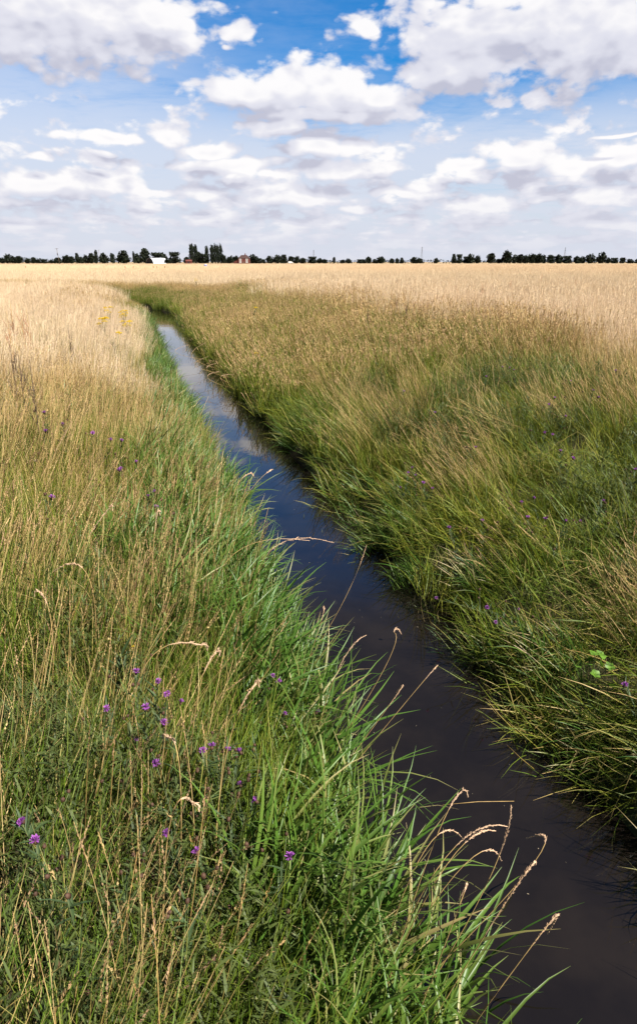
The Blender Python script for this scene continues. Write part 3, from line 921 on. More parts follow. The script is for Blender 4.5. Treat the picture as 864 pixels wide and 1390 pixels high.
for tp, bs, wd, z_, hk in (((213, 698), (206, 792), 'tall knobbly pale stalk standing highest in the near meadow by the reeds', .0, .3), ((73, 776), (126, 802), 'pale broken stalk lying almost level across the left meadow grass', .1, 0),
                       ((56, 806), (72, 872), 'short pale bent stalk below the broken level one in the left meadow', .0, -.6), ((272, 875), (186, 932), 'pale arching dry stalk above the purple flower cluster in the near grass', .0, .2),
                       ((291, 888), (262, 990), 'slender buff stalk left of the lush reeds, above the row of purple flowers', -.1, .2), ((345, 930), (300, 1066), 'long buff stalk rising through the reeds beside the row of purple flowers', -.1, .1),
                       ((98, 572), (58, 650), 'thick pale feathery stalk leaning right in the upper left meadow', -.1, 0), ((228, 1000), (246, 1090), 'ragged pink buff stalk below the purple flower cluster leaning left', -.05, -.2),
                       ((262, 1090), (226, 1150), 'buff stalk in the dark grass between two low purple flowers', -.05, .2), ((148, 690), (92, 800), 'long straw stalk with narrow head leaning right in the left meadow', .0, .1)):
    stalk(tp, bs, wd, zvia=z_, hook=hk, head=.34, thick=.0021, ytip=.10, seeds=50, size=.015, group='taller dry stalks in the near meadow')
for (tp, bs, wd) in (((257, 468), (246, 482), 'farthest of the pale stalks'), ((278, 466), (266, 489), 'tallest pale stalk'), ((283, 484), (271, 500), 'second tall pale stalk'),
                     ((294, 493), (286, 505), 'short pale stalk in the middle'), ((298, 504), (289, 518), 'slanting pale stalk'), ((317, 508), (303, 516), 'nearest of the pale stalks')):
    stalk(tp, bs, wd + ' jutting from the far bank over the bright water', zvia=-.78, bank=1, thick=.0028, size=.030, head=.4, ytip=.1, seeds=18, group='pale stalks jutting over the bright water')


# knapweed: branching stem, lance leaves, purple heads on brown cups, and spent heads
def flower_mesh():
    mb = MB()
    for k in range(46):
        a, e = rng.uniform(0, 6.283), rng.uniform(.05, 1.45) ** 1.0
        L_ = rng.uniform(.013, .019) * (1 - .15 * (e < .6))
        d = np.array([math.sin(e) * math.cos(a), math.sin(e) * math.sin(a), math.cos(e)])
        s = np.array([-math.sin(a), math.cos(a), 0]) * .0021
        mb.add([-s * .5, s * .5, d * L_ + s, d * L_ * 1.12, d * L_ - s], [(0, 1, 2, 3, 4)])
    return mb.mesh('flower_head')


def cup_mesh(r=.0075):
    mb = MB(); mb.ellipsoid((0, 0, -.006), (r, r, r * 1.25), 8, 5, .25); return mb.mesh('bract_cup')


FL = [flower_mesh() for _ in range(4)]; CUP = cup_mesh(); SPENT = cup_mesh(.0078)
for m_ in FL: m_.materials.append(M_petal)
CUP.materials.append(M_bract); SPENT.materials.append(M_bract)


def child(name, me, parent, loc, rot=(0, 0, 0), sc=1.0):
    o = bpy.data.objects.new(name, me); COL.objects.link(o); o.parent = parent
    o.location = loc; o.rotation_euler = rot; o.scale = (sc,) * 3
    return o


def leaf(mb, c, a, L_, w_, droop=.5):
    ribbon(mb, c, a, L_, w_, rng.uniform(.5, 1.1), droop, 3, .5, 0, fold=True, tip=.1)


def knapweed(head, n_fl, label, bank, big=1.0, lead=.62, group='purple knapweeds in the bank grass'):
    """head: world position of the main flower head"""
    h_ = lead * rng.uniform(.9, 1.1)
    x_, y_ = head[0] - rng.uniform(-.08, .12), head[1] + rng.uniform(-.06, .06)
    s_ = float(sdist(x_, y_)); x_ += bank * max(0.0, 1.05 - bank * s_)
    root = np.array([x_, y_, float(gz(x_, y_)) - .02])
    o = empty('knapweed', root); tag(o, label, 'wildflower', group)
    top = head - root
    main = quad_bez(np.zeros(3), np.array([0, 0, top[2] * .55]), top - np.array([0, 0, .012]), 9)
    st = MB(); st.tube(main, [.0026 * big * (1.2 - .09 * i) for i in range(9)], 5)
    fo = MB(); ends = []
    for k in range(n_fl + int(rng.integers(2, 5))):
        i = int(rng.integers(3, 7)); a = rng.uniform(0, 6.283); L_ = rng.uniform(.10, .24)
        e = main[i] + np.array([math.cos(a) * L_ * .6, math.sin(a) * L_ * .6, L_ * rng.uniform(.6, 1.0)])
        e[2] = min(e[2], top[2] + .02)
        st.tube(quad_bez(main[i], main[i] + (e - main[i]) * .5 + np.array([math.cos(a), math.sin(a), 0]) * .03, e - np.array([0, 0, .012]), 5), .0015 * big, 4)
        ends.append(e)
        leaf(fo, main[i], a, rng.uniform(.05, .09), .011)
    for k in range(26):
        i = int(rng.integers(0, 8)); leaf(fo, main[i] + (main[i + 1] - main[i]) * rng.random(), rng.uniform(0, 6.283), rng.uniform(.04, .10), rng.uniform(.006, .011), rng.uniform(.2, .9))
    st.build('stem', M_stem, o, True); fo.build('foliage', M_leafk, o, True)
    for k, e in enumerate([top] + ends):
        tilt = (rng.normal(0, .3), rng.normal(0, .3), rng.uniform(0, 6))
        if k < n_fl:
            f = child('flower_head', FL[int(rng.integers(0, 4))], o, e, tilt, big * rng.uniform(.85, 1.1))
            child('bract_cup', CUP, f, (0, 0, 0))
        else:
            child('spent_head', SPENT, o, e, tilt, big * rng.uniform(.8, 1.2))


NUM = ['no', 'one', 'two', 'three', 'four']
LEFT_K = [(227, 942, 2), (198, 960, 1), (223, 982, 1), (185, 912, 1), (215, 925, 2), (145, 962, 1), (370, 918, 2), (386, 969, 1), (288, 1013, 2), (276, 1019, 1), (309, 1018, 1),
          (326, 1020, 1), (212, 1037, 1), (48, 1141, 1), (30, 1115, 1), (267, 1156, 1), (393, 1163, 1), (226, 1131, 1), (347, 1087, 1), (164, 636, 2), (62, 585, 2), (85, 576, 1), (126, 588, 1),
          (210, 667, 2), (71, 675, 1), (185, 627, 1), (212, 688, 1), (165, 598, 1), (430, 966, 1), (60, 560, 1), (150, 597, 1), (120, 640, 0), (310, 1110, 0), (255, 1220, 0), (180, 1160, 0), (90, 1215, 0), (345, 1010, 0)]
for (px, py, nf) in LEFT_K:
    q = hit(px, py, .60 if py > 800 else .62)
    nm = '%s purple headed knapweed' % NUM[nf] if nf else 'spent brown headed knapweed'
    knapweed(q, nf, '%s in the near bank grass, %d%% across and %d%% down the photo' % (nm, pct(px, 864), pct(py, 1390)), -1, 1.0 if py > 800 else 1.25)
RIGHT_K = [(697, 502, 2), (752, 540, 2), (774, 517, 1), (739, 587, 2), (659, 511, 1), (777, 622, 1), (559, 635, 3), (574, 655, 2), (564, 645, 1), (707, 682, 1), (862, 637, 1), (819, 680, 2), (804, 530, 2),
           (592, 812, 1), (661, 825, 2), (654, 707, 1), (716, 702, 2), (767, 707, 1), (847, 930, 1), (672, 845, 1), (681, 498, 1), (767, 565, 1), (645, 607, 1), (760, 612, 1), (835, 503, 1), (548, 531, 1), (590, 560, 1), (724, 676, 1), (609, 716, 1)]
for (px, py, nf) in RIGHT_K:
    q = hit(px, py, .52)
    knapweed(q, nf, '%s purple headed knapweed across the ditch, %d%% across and %d%% down the photo' % (NUM[nf], pct(px, 864), pct(py, 1390)), 1, 1.05, .5)


# ragwort
def ragwort(px, py, n, label, lift=.72, cs=1.0):
    q = hit(px, py, lift); x_, y_ = q[0], q[1]
    root = np.array([x_, y_, float(gz(x_, y_)) - .02]); o = empty('ragwort', root); tag(o, label, 'wildflower', 'yellow ragworts in the dry grass')
    h_ = q[2] - root[2]
    st, fo = MB(), MB(); heads = []
    st.tube([(0, 0, 0), (.01, 0, h_ * .5), (0, .01, h_ * .82)], [.006, .005, .004], 5)
    for k in range(n):
        a = 6.283 * k / n + rng.uniform(-.3, .3); r_ = rng.uniform(.03, .13)
        e = np.array([math.cos(a) * r_, math.sin(a) * r_, h_ * rng.uniform(.84, 1.04)])
        st.tube([(0, 0, h_ * .62), (e[0] * .6, e[1] * .6, h_ * .8), e], [.004, .003, .002], 4); heads.append(e)
    for k in range(40):
        leaf(fo, np.array([0, 0, h_ * rng.uniform(.05, .8)]), rng.uniform(0, 6.283), rng.uniform(.08, .16), rng.uniform(.015, .03))
    st.build('stem', M_stem, o, True); fo.build('foliage', M_leafk, o, True)
    for e in heads:
        mb = MB()
        for j in range(22):
            a, r_ = rng.uniform(0, 6.283), .055 * math.sqrt(rng.random())
            mb.ellipsoid((r_ * math.cos(a), r_ * math.sin(a), .025 - 9 * r_ * r_ + rng.uniform(-.008, .008)), (.0105, .0105, .007), 6, 3, .5)
        h2 = mb.build('flower_cluster', M_yellow, o); h2.location = e; h2.scale = (cs,) * 3


ragwort(167, 424, 11, 'biggest clump of yellow ragwort in the dry grass beside the ditch', .88, 1.2)
ragwort(172, 436, 8, 'low ragwort clump at the right of the yellow group beside the ditch', .88, 1.2)
ragwort(141, 434, 7, 'ragwort clump at the left and lower end of the yellow group', .88, 1.2)
ragwort(147, 419, 4, 'sparse ragwort clump at the upper left of the yellow group', .88, 1.2)
ragwort(153, 453, 1, 'single small yellow ragwort head below the yellow group', .88, 1.2)
ragwort(266, 379, 3, 'lone yellow ragwort on the crest across the bend of the ditch', .88, 1.2)
ragwort(351, 480, 2, 'small yellow ragwort halfway down the bank across the ditch', .55)
ragwort(345, 414, 1, 'tiny yellow ragwort speck in the straw beyond the ditch', .95, 1.2)
ragwort(160, 869, 1, 'single tiny yellow flower in the near grass below the straw stalks', .5, .15)


def dock(px, py, label, h_=1.28, mat=None, name='dock_plant', cat='wild plant', group='rusty docks in the dry grass', n=8, sz=.016, Y=None):
    q = hit(px, py, h_) if Y is None else at(px, py, Y)
    root = np.array([q[0], q[1], float(gz(q[0], q[1])) - .02]); o = empty(name, root); tag(o, label, cat, group)
    st = MB(); big = max(1.0, q[1] / 30)
    st.tube([(0, 0, 0), (.01, .0, h_ * .5), (.03, 0, h_)], [.005 * big, .004 * big, .002 * big], 5); st.build('stem', M_dryst if mat is None else mat, o, True)
    sp = MB()
    spikelets(sp, [np.array((.01, 0, h_ * .5)), np.array((.03, 0, h_))], 60, sz * big, .9)
    for k in range(n):
        z0 = h_ * rng.uniform(.35, .8); a = rng.uniform(0, 6.283); L_ = rng.uniform(.15, .3)
        e = np.array([math.cos(a) * L_ * .35, math.sin(a) * L_ * .35, z0 + L_])
        spikelets(sp, [np.array((.01, 0, z0)), e], 40, sz * big, .9)
    sp.build('seed_spike', mat or M_rust, o)


for i, (px, py, w_) in enumerate(((11, 408, 'tallest rust brown dock at the very edge'), (24, 411, 'second rust brown dock from the edge'), (33, 416, 'third rust brown dock from the edge, half hidden'), (6, 420, 'lowest rust brown dock at the edge'))):
    dock(px, py, w_ + ' of the near dry grass')
for px, py, w_ in ((10, 468, 'dark seeded weed low beside the picture edge'), (20, 474, 'dark seeded weed just right of its neighbour at the edge'), (36, 486, 'darkest seeded weed standing lower in the straw'), (90, 440, 'brown seeded weed in the straw left of the yellow flowers'),
                   (538, 397, 'dark topped weed standing above the straw beyond the ditch'), (552, 402, 'second dark topped weed beside the first beyond the ditch'), (498, 408, 'faint dark weed in the straw left of the dark pair')):
    dock(px, py, w_, 1.12, M_dark, 'seeded_weed', 'wild plant', 'dark seeded weeds in the straw', 5, .02)
for px, py, w_ in ((782, 373, 'rusty dock rising from the pale field near the right edge'), (735, 370, 'rusty dock rising from the pale field, second from the right edge'), (692, 377, 'bent rusty dock in the pale field, third from the right edge'), (621, 380, 'rusty dock in the pale field below the pair of round trees'),
                   (655, 381, 'small rusty dock in the pale field below the big round tree')):
    dock(px, py, w_, 1.2)
for px, w_ in ((35, 'far left of all'), (170, 'below the white barn, first of five'), (181, 'second of five below the white barn'), (208, 'third of five below the white barn'), (213, 'fourth and darkest of five below the white barn'), (224, 'last of five below the white barn')):
    dock(px, 362.6, 'tiny distant rusty dock, ' + w_, .95, Y=150, group='distant docks in the stubble')

# lime green broad leaved plant
q = hit(811, 897, .32); root = np.array([q[0], q[1], float(gz(q[0], q[1])) - .02]); o = empty('broad_leaved_plant', root)
tag(o, 'small plant with bright lime green rounded leaves in the far bank grass', 'wild plant')
st = MB()
for k in range(11):
    a = 2.4 * k; r_ = .02 + .010 * k; e = np.array([math.cos(a) * r_, math.sin(a) * r_, .36 - .014 * k + .02 * (k % 2)])
    st.tube([(0, 0, 0), (e[0] * .3, e[1] * .3, .2), e], .002, 4)
    mb = MB(); rim = [(.035 * (1 + .18 * math.cos(5 * t_)) * math.cos(t_), .035 * (1 + .18 * math.cos(5 * t_)) * math.sin(t_), .006 * math.cos(2 * t_)) for t_ in np.linspace(0, 6.283, 15)[:-1]]
    mb.add([(0, 0, -.004)] + rim, [(0, i + 1, (i + 1) % 14 + 1) for i in range(14)])
    lf = mb.build('leaf', M_lime, o, True); lf.location = e; lf.rotation_euler = (rng.normal(0, .5), rng.normal(0, .5), a); lf.scale = (rng.uniform(.6, 1.0),) * 3
st.build('stem', M_stem, o, True)

# things in the water
d0_ = hit(600, 1093); d1_ = hit(697, 1088)
mb = MB(); mb.tube([(0, 0, 0), tuple((d1_ - d0_) * .5 + np.array([0, .01, 0])), tuple(d1_ - d0_)], [.0012, .0018, .0012], 5)
o = mb.build('floating_stem', M_dryst, None, True); o.location = (d0_[0], d0_[1], WATER_Z + .002); tag(o, 'thin brown stem lying flat on the black water behind the seed stalks', 'plant stem')
mb = MB()
for _ in range(170):
    y_ = rng.uniform(1.2, 16); c_ = _cx + SLOPE * y_ + rng.uniform(-.78, .78); r_ = rng.uniform(.0010, .0026) * (1 + .05 * y_); a = rng.uniform(0, 6.28)
    el = rng.uniform(1, 3)
    mb.add([(c_ + r_ * el * math.cos(a), y_ + r_ * el * math.sin(a), WATER_Z + .003), (c_ - r_ * math.sin(a), y_ + r_ * math.cos(a), WATER_Z + .003), (c_ - r_ * el * math.cos(a), y_ - r_ * el * math.sin(a), WATER_Z + .003), (c_ + r_ * math.sin(a), y_ - r_ * math.cos(a), WATER_Z + .003)], [(0, 1, 2, 3)])
M_chaff = simple_mat('chaff', (.17, .14, .10), .9, var=.5, scale=60)
o = mb.build('floating_debris', M_chaff); tag(o, 'specks of chaff and seed floating on the dark water', kind='stuff')
mb = MB()
for _ in range(330):
    y_ = rng.uniform(6, 34); side = rng.choice([-1, 1], p=[.7, .3]); c_ = _cx + SLOPE * y_ + side * (.78 - abs(rng.normal(0, .28)))
    ribbon(mb, (c_, y_, WATER_Z - .01), rng.uniform(0, 6.28), rng.uniform(.05, .22), rng.uniform(.004, .009), rng.uniform(.2, 1.2), rng.uniform(.2, 1.3), 4, rng.random(), .1, tip=.1)
o = mb.build('water_weeds', simple_mat('water_weed', (.035, .04, .018), .5, var=.4, scale=5), None, True); tag(o, 'sparse dark weed leaves breaking the surface of the narrow water', kind='stuff')
# ------------------------------------------------------------------ the far edge of the field
M_leafdark = simple_mat('dark_tree_leaves', (.016, .022, .012), .65, var=.45, scale=.35, spec=.15)
M_leafpop = simple_mat('poplar_leaves', (.013, .019, .010), .65, var=.4, scale=.35, spec=.15)
M_bark = simple_mat('dark_bark', (.07, .055, .04), .9, var=.4, scale=1.5)


def crown_mesh(lobes, n, size, mat, seed):
    """leaf clumps spread through several lobes; unit tree: 1 high, half width about .5"""
    g = np.random.default_rng(seed); mb = MB()
    vol = np.array([l[3] * l[4] * l[5] for l in lobes]) ** .66; vol /= vol.sum()
    for _ in range(n):
        l = lobes[g.choice(len(lobes), p=vol)]
        d = g.normal(size=3); d /= np.linalg.norm(d); r_ = g.random() ** .35 * g.uniform(.85, 1.12)
        c = np.array(l[:3]) + d * np.array(l[3:]) * r_
        a = g.normal(size=3); a /= np.linalg.norm(a); b = np.cross(a, g.normal(size=3)); b /= np.linalg.norm(b)
        s = size * g.uniform(.6, 1.3)
        k = g.uniform(.5, 1, 5); an = np.linspace(0, 6.283, 6)[:-1]
        mb.add([c + (a * math.cos(t_) + b * math.sin(t_)) * s * kk for t_, kk in zip(an, k)], [(0, 1, 2, 3, 4)])
    me = mb.mesh('crown', False); me.materials.append(mat); return me


def trunk_mesh(h_, r_, seed, limbs=5):
    g = np.random.default_rng(seed); mb = MB()
    mb.tube([(0, 0, -.02), (.01, 0, h_ * .5), (0, .01, h_)], [r_ * 1.3, r_, r_ * .5], 6)
    for k in range(limbs):
        a = g.uniform(0, 6.28); z0 = h_ * g.uniform(.35, .8); mb.tube([(0, 0, z0), (.12 * math.cos(a), .12 * math.sin(a), z0 + .14), (.25 * math.cos(a), .25 * math.sin(a), z0 + .25)], [r_ * .5, r_ * .35, r_ * .12], 5)
    me = mb.mesh('trunk'); me.materials.append(M_bark); return me


BROAD, POP = [], []
for i in range(9):
    g = np.random.default_rng(100 + i); lb = [(0, 0, .50, .38, .38, .44), (.12, 0, .25, .38, .36, .24), (-.12, 0, .25, .38, .36, .24)]
    for k in range(7):
        a = g.uniform(0, 6.28); rr_ = g.uniform(.12, .30); lb.append((rr_ * math.cos(a), rr_ * math.sin(a), g.uniform(.22, .80), g.uniform(.16, .26), g.uniform(.16, .26), g.uniform(.13, .20)))
    BROAD.append((crown_mesh(lb, 760, .085, M_leafdark, 200 + i), trunk_mesh(.6, .03, 300 + i)))
for i in range(4):
    g = np.random.default_rng(400 + i); lb = [(0, 0, .5, .42, .42, .50), (.05, 0, .28, .46, .46, .30), (-.05, 0, .74, .34, .34, .26), (g.uniform(-.1, .1), 0, .72, .2, .2, .25)]
    POP.append((crown_mesh(lb, 760, .07, M_leafpop, 500 + i), trunk_mesh(.7, .03, 600 + i, 3)))

K = 850 / 1.0518 / FPX          # metres per photo pixel at the tree line
BASE_PY = 357.0
TREES = [  # px, top py, half width px, kind
    (3, 349, 6, 'b'), (12, 350.5, 5, 'b'), (20.5, 345.8, 5, 'b'), (27, 348.5, 5, 'b'), (35, 349.2, 6, 'b'), (46, 352, 4, 'b'), (54, 350.8, 4, 'b'), (60, 353, 3.5, 'b'), (68, 353.4, 5, 'b'), (77, 354, 4, 'b'), (86, 351.2, 6, 'b'),
    (98, 347.8, 6, 'b'), (105, 349.8, 4, 'b'), (112.5, 345.4, 3.5, 'b'), (118, 350.5, 4, 'b'), (124, 347.3, 5, 'b'), (131.5, 345.6, 5, 'b'), (137.6, 343.1, 2.4, 'p'), (148, 345.8, 7, 'b'), (159, 346.3, 3, 'p'), (173, 342.2, 9, 'b'), (187.5, 344.5, 1.8, 'p'), (193, 346.5, 5.5, 'b'),
    (202.5, 340, 6.8, 'b'), (219, 345, 9, 'b'), (227, 347, 5, 'b'), (232, 353, 5, 'b'), (241, 344, 7.5, 'b'), (257, 350.5, 4, 'b'),
    (264.5, 335.8, 3.4, 'p'), (269.5, 336.8, 3.0, 'p'), (274, 344, 5, 'b'), (280, 346.5, 5, 'b'), (284.5, 338, 2.6, 'p'), (291.2, 336.6, 2.8, 'p'), (295.3, 336.2, 2.4, 'p'), (299, 336.8, 2.2, 'p'), (302.8, 336, 2.6, 'p'), (306.5, 347, 3.5, 'b'),
    (312, 350.5, 4, 'b'), (316, 348.3, 4, 'b'), (322.5, 348.5, 5, 'b'), (344.5, 346.6, 6, 'b'), (350, 349.5, 4, 'b'), (354.5, 352, 3, 'b'), (359, 353.3, 3, 'b'), (368, 349.4, 5.5, 'b'), (378, 347.4, 6, 'b'), (385.5, 347.3, 6, 'b'), (396, 349.7, 4.5, 'b'), (403.5, 348.8, 4.5, 'b'), (411, 351.4, 4.5, 'b'),
    (424, 350, 6, 'b'), (433, 352, 4.5, 'b'), (440, 353, 4, 'b'), (452.6, 351, 2, 'p'), (464, 353.8, 4, 'b'), (471.5, 352, 4, 'b'), (487, 353.4, 4, 'b'), (492, 353.3, 4, 'b'), (498.5, 349.8, 4.2, 'b'), (507, 353, 4, 'b'), (514.5, 349.6, 6.2, 'b'), (529.5, 352.2, 3.4, 'b'),
    (536.5, 351.8, 3, 'b'), (542.6, 351.3, 3, 'b'), (560.5, 350.8, 7, 'b'), (567, 352.2, 4, 'b'), (588, 351.2, 3.2, 'b'), (611.5, 346.4, 3.6, 'b'), (618.8, 347, 4, 'b'), (628, 349.6, 4.5, 'b'), (634, 346.8, 5.5, 'b'), (643, 348.3, 4, 'b'), (660.5, 346, 5.8, 'b'), (672, 352.8, 5, 'b'),
    (681.5, 341.8, 6.8, 'b'), (692.5, 347, 5, 'b'), (699.5, 347, 5, 'b'), (707, 348, 5, 'b'), (714.5, 346.4, 6, 'b'), (723.5, 346, 6, 'b'), (730, 347.5, 4, 'b'), (740, 347.8, 6, 'b'), (751, 347.2, 6, 'b'), (762, 349, 6, 'b'), (775.5, 349.3, 5.5, 'b'), (782, 349.3, 4, 'b'),
    (792.5, 346.3, 6.5, 'b'), (806.8, 344.6, 6.2, 'b'), (816, 351, 4, 'b'), (824.5, 351.4, 5, 'b'), (835, 351.2, 4, 'b'), (846, 353.2, 5, 'b'), (857, 353.2, 6, 'b'),
]
MARKS = [(88, 'the leaning wooden pole'), (218, 'the white barn'), (258, 'the small red shed'), (333, 'the red brick house'), (395, 'the white van'), (425.5, 'the thin mast'), (568.5, 'the tall pylon'), (757, 'the slanted pylon')]
ORD = ['nearest', 'second', 'third', 'fourth', 'fifth', 'sixth', 'seventh', 'eighth', 'ninth', 'tenth', 'eleventh', 'twelfth', 'thirteenth', 'fourteenth', 'fifteenth', 'sixteenth', 'seventeenth', 'eighteenth']
side_lists = {}
for i, tr in enumerate(TREES):
    mk = min(range(len(MARKS)), key=lambda k: abs(MARKS[k][0] - tr[0]))
    side_lists.setdefault((mk, tr[0] >= MARKS[mk][0]), []).append((abs(tr[0] - MARKS[mk][0]), i))
place = {}
for (mk, rt), lst in side_lists.items():
    for k, (_, i) in enumerate(sorted(lst)): place[i] = '%s tree %s of %s' % (ORD[k], 'right' if rt else 'left', MARKS[mk][1])
first = {}
for i, (px, top, hw, kind) in enumerate(TREES):
    var = POP if kind == 'p' else BROAD
    vi = int(rng.integers(0, len(var)))
    hgt_ = (BASE_PY - top) * K * 1.08 + 1.6
    Yd = 818 if px == 232 else 850 + rng.uniform(-6, 25)
    shape = 'narrow' if kind == 'p' else ('low bushy' if hgt_ < 6 else 'tall rounded' if hgt_ > 12 else 'broad' if hw > 5.4 else 'rounded')
    cr, tk = var[vi]
    if (kind, vi) in first:
        o = copy_tree(first[(kind, vi)])
    else:
        o = empty('poplar_tree' if kind == 'p' else 'field_tree', (0, 0, 0))
        child('crown', cr, o, (0, 0, 0)); child('trunk', tk, o, (0, 0, 0)); first[(kind, vi)] = o
    o.location = ((px - PCX) * K * Yd / 850, Yd, 0)
    wide = hw * K * (1.35 if kind == 'p' else 1.15) / .5
    o.scale = (wide, wide, hgt_)
    o.rotation_euler = (0, 0, rng.uniform(0, 6.28) if kind == 'p' else rng.uniform(-.4, .4) + (3.14 if i % 2 else 0))
    tag(o, '%s dark skyline tree, %s' % (shape, place[i]), 'tree', 'trees along the skyline')

# low hedge between the trees: one mass
mb = MB(); g = np.random.default_rng(77)
for _ in range(5200):
    px = g.uniform(-60, 930); xw = (px - PCX) * K * 1.03
    hh = 2.5 + 2.4 * float(sstep(300, 150, px)) + 2.0 * float(vnoise(xw, 0, 22, 51)) + 1.2 * float(vnoise(xw, 0, 6, 52))
    if 586 < px < 612 or 836 < px: hh += .9
    if 325 < px < 342 or 386 < px < 402: hh *= .6
    c = np.array([xw, 880 + g.uniform(-2, 2), hh * g.random() ** .7]); a = g.normal(size=3); a /= np.linalg.norm(a); b = np.cross(a, g.normal(size=3)); b /= np.linalg.norm(b); s = g.uniform(.5, 1.1)
    an = np.linspace(0, 6.283, 6)[:-1]
    mb.add([c + (a * math.cos(t_) + b * math.sin(t_)) * s * g.uniform(.5, 1) for t_ in an], [(0, 1, 2, 3, 4)])
o = mb.build('hedgerow_undergrowth', M_leafdark); tag(o, 'low continuous dark hedge along the foot of the skyline trees', kind='stuff')


def gable(mb, x0, x1, y0, y1, z0, z1, hip=0.0, over=.3):
    x0 -= over; x1 += over; y0 -= over; y1 += over; ym = (y0 + y1) / 2
    mb.add([(x0, y0, z0), (x1, y0, z0), (x1, y1, z0), (x0, y1, z0), (x0 + hip, ym, z1), (x1 - hip, ym, z1)], [(0, 1, 5, 4), (2, 3, 4, 5), (0, 4, 3), (1, 2, 5), (0, 3, 2, 1)])


M_brick = simple_mat('red_brick', (.12, .035, .027), .85, var=.25, scale=.9)
M_tile = simple_mat('brown_roof_tile', (.055, .030, .026), .85, var=.3, scale=.8)
M_redtile = simple_mat('red_roof_tile', (.13, .04, .032), .8, var=.25, scale=.8)
M_white = simple_mat('white_paint', (.78, .78, .76), .5, var=.04, scale=2)
M_glass = simple_mat('dark_window_glass', (.03, .035, .045), .08, var=.1, scale=1, spec=.5)
M_sheet = simple_mat('white_plastic_sheet', (.62, .63, .66), .55, var=.12, scale=.4)
M_darkend = simple_mat('dark_fittings_and_shade', (.035, .032, .036), .85, var=.3, scale=.6)  # dark door and pole fittings, also the painted shade in the barn end
M_wood = simple_mat('weathered_wood', (.14, .11, .085), .85, var=.3, scale=2)
M_steel = simple_mat('galvanised_steel', (.22, .24, .28), .5, metal=.3, var=.15, scale=1)
M_tyre = simple_mat('tyre_rubber', (.02, .02, .02), .8, var=.2, scale=8)
M_blue = simple_mat('blue_plastic', (.06, .13, .55), .4, var=.15, scale=5)

# red brick house with its lean-to
Yh = 838; kx = K * Yh / 850
o = empty('brick_house', ((333 - PCX) * kx, Yh, 0)); tag(o, 'red brick farmhouse with brown hipped roof and white windows among skyline trees', 'house')
mb = MB(); mb.box((-6.8, 0, -.1), (6.8, 8, 5.6)); wl = mb.build('wall', M_brick, o)
mb = MB(); gable(mb, -6.8, 6.8, 0, 8, 5.6, 9.6, 3.6); rf = mb.build('roof', M_tile, o)
mb = MB(); mb.box((.9, 3.2, 8.6), (2.1, 4.8, 11.2)); mb.box((.8, 3.1, 11.2), (2.2, 4.9, 11.4)); mb.build('chimney', M_brick, rf)
for wx, wz in ((-4.2, 3.3), (3.6, 3.3), (-4.2, .7), (3.6, .7)):
    mb = MB(); w2, h2 = 1.25, 1.0
    mb.box((wx - w2, -.10, wz), (wx - w2 + .4, -.004, wz + 2 * h2)); mb.box((wx + w2 - .4, -.10, wz), (wx + w2, -.004, wz + 2 * h2))
    mb.box((wx - w2 + .4, -.10, wz), (wx + w2 - .4, -.004, wz + .35)); mb.box((wx - w2 + .4, -.10, wz + 2 * h2 - .35), (wx + w2 - .4, -.004, wz + 2 * h2)); mb.box((wx - .12, -.10, wz + .35), (wx + .12, -.004, wz + 2 * h2 - .35))
    fr = mb.build('window', M_white, o)
    mb = MB(); mb.box((wx - w2 + .4, -.04, wz + .35), (wx - .12, -.006, wz + 2 * h2 - .35)); mb.box((wx + .12, -.04, wz + .35), (wx + w2 - .4, -.006, wz + 2 * h2 - .35)); mb.build('pane', M_glass, fr)
mb = MB(); mb.box((-.6, -.08, 0), (.6, -.004, 2.2)); mb.build('door', M_wood, o)
mb = MB(); mb.add([(-6.81, 1, 0), (-6.81, 7, 0), (-6.81, 7, 4.4), (-6.81, 1, 4.4), (-12.5, 1, 0), (-12.5, 7, 0), (-12.5, 7, 1.6), (-12.5, 1, 1.6)], [(0, 1, 2, 3), (5, 4, 7, 6), (4, 0, 3, 7), (1, 5, 6, 2), (4, 5, 1, 0)])
mb.build('side_wall', M_brick, o)
mb = MB(); mb.add([(-6.82, .7, 4.5), (-6.82, 7.3, 4.5), (-12.9, 7.3, 1.5), (-12.9, .7, 1.5), (-6.82, .7, 4.75), (-6.82, 7.3, 4.75), (-12.9, 7.3, 1.75), (-12.9, .7, 1.75)], [(3, 2, 1, 0), (4, 5, 6, 7), (0, 4, 7, 3), (1, 2, 6, 5), (2, 3, 7, 6), (0, 1, 5, 4)])
mb.build('side_roof', M_redtile, o)

# small shed
o = empty('farm_shed', ((259.5 - PCX) * kx, Yh, 0)); tag(o, 'small shed with red roof left of the tall poplars', 'shed')
mb = MB(); mb.box((-3.4, 0, -.1), (3.4, 5, 2.6)); mb.build('wall', M_brick, o)
mb = MB(); gable(mb, -3.4, 3.4, 0, 5, 2.6, 4.4, 0); mb.build('roof', M_redtile, o)
mb = MB(); mb.box((-1, -.07, 0), (1, -.004, 2.1)); mb.build('door', M_darkend, o)

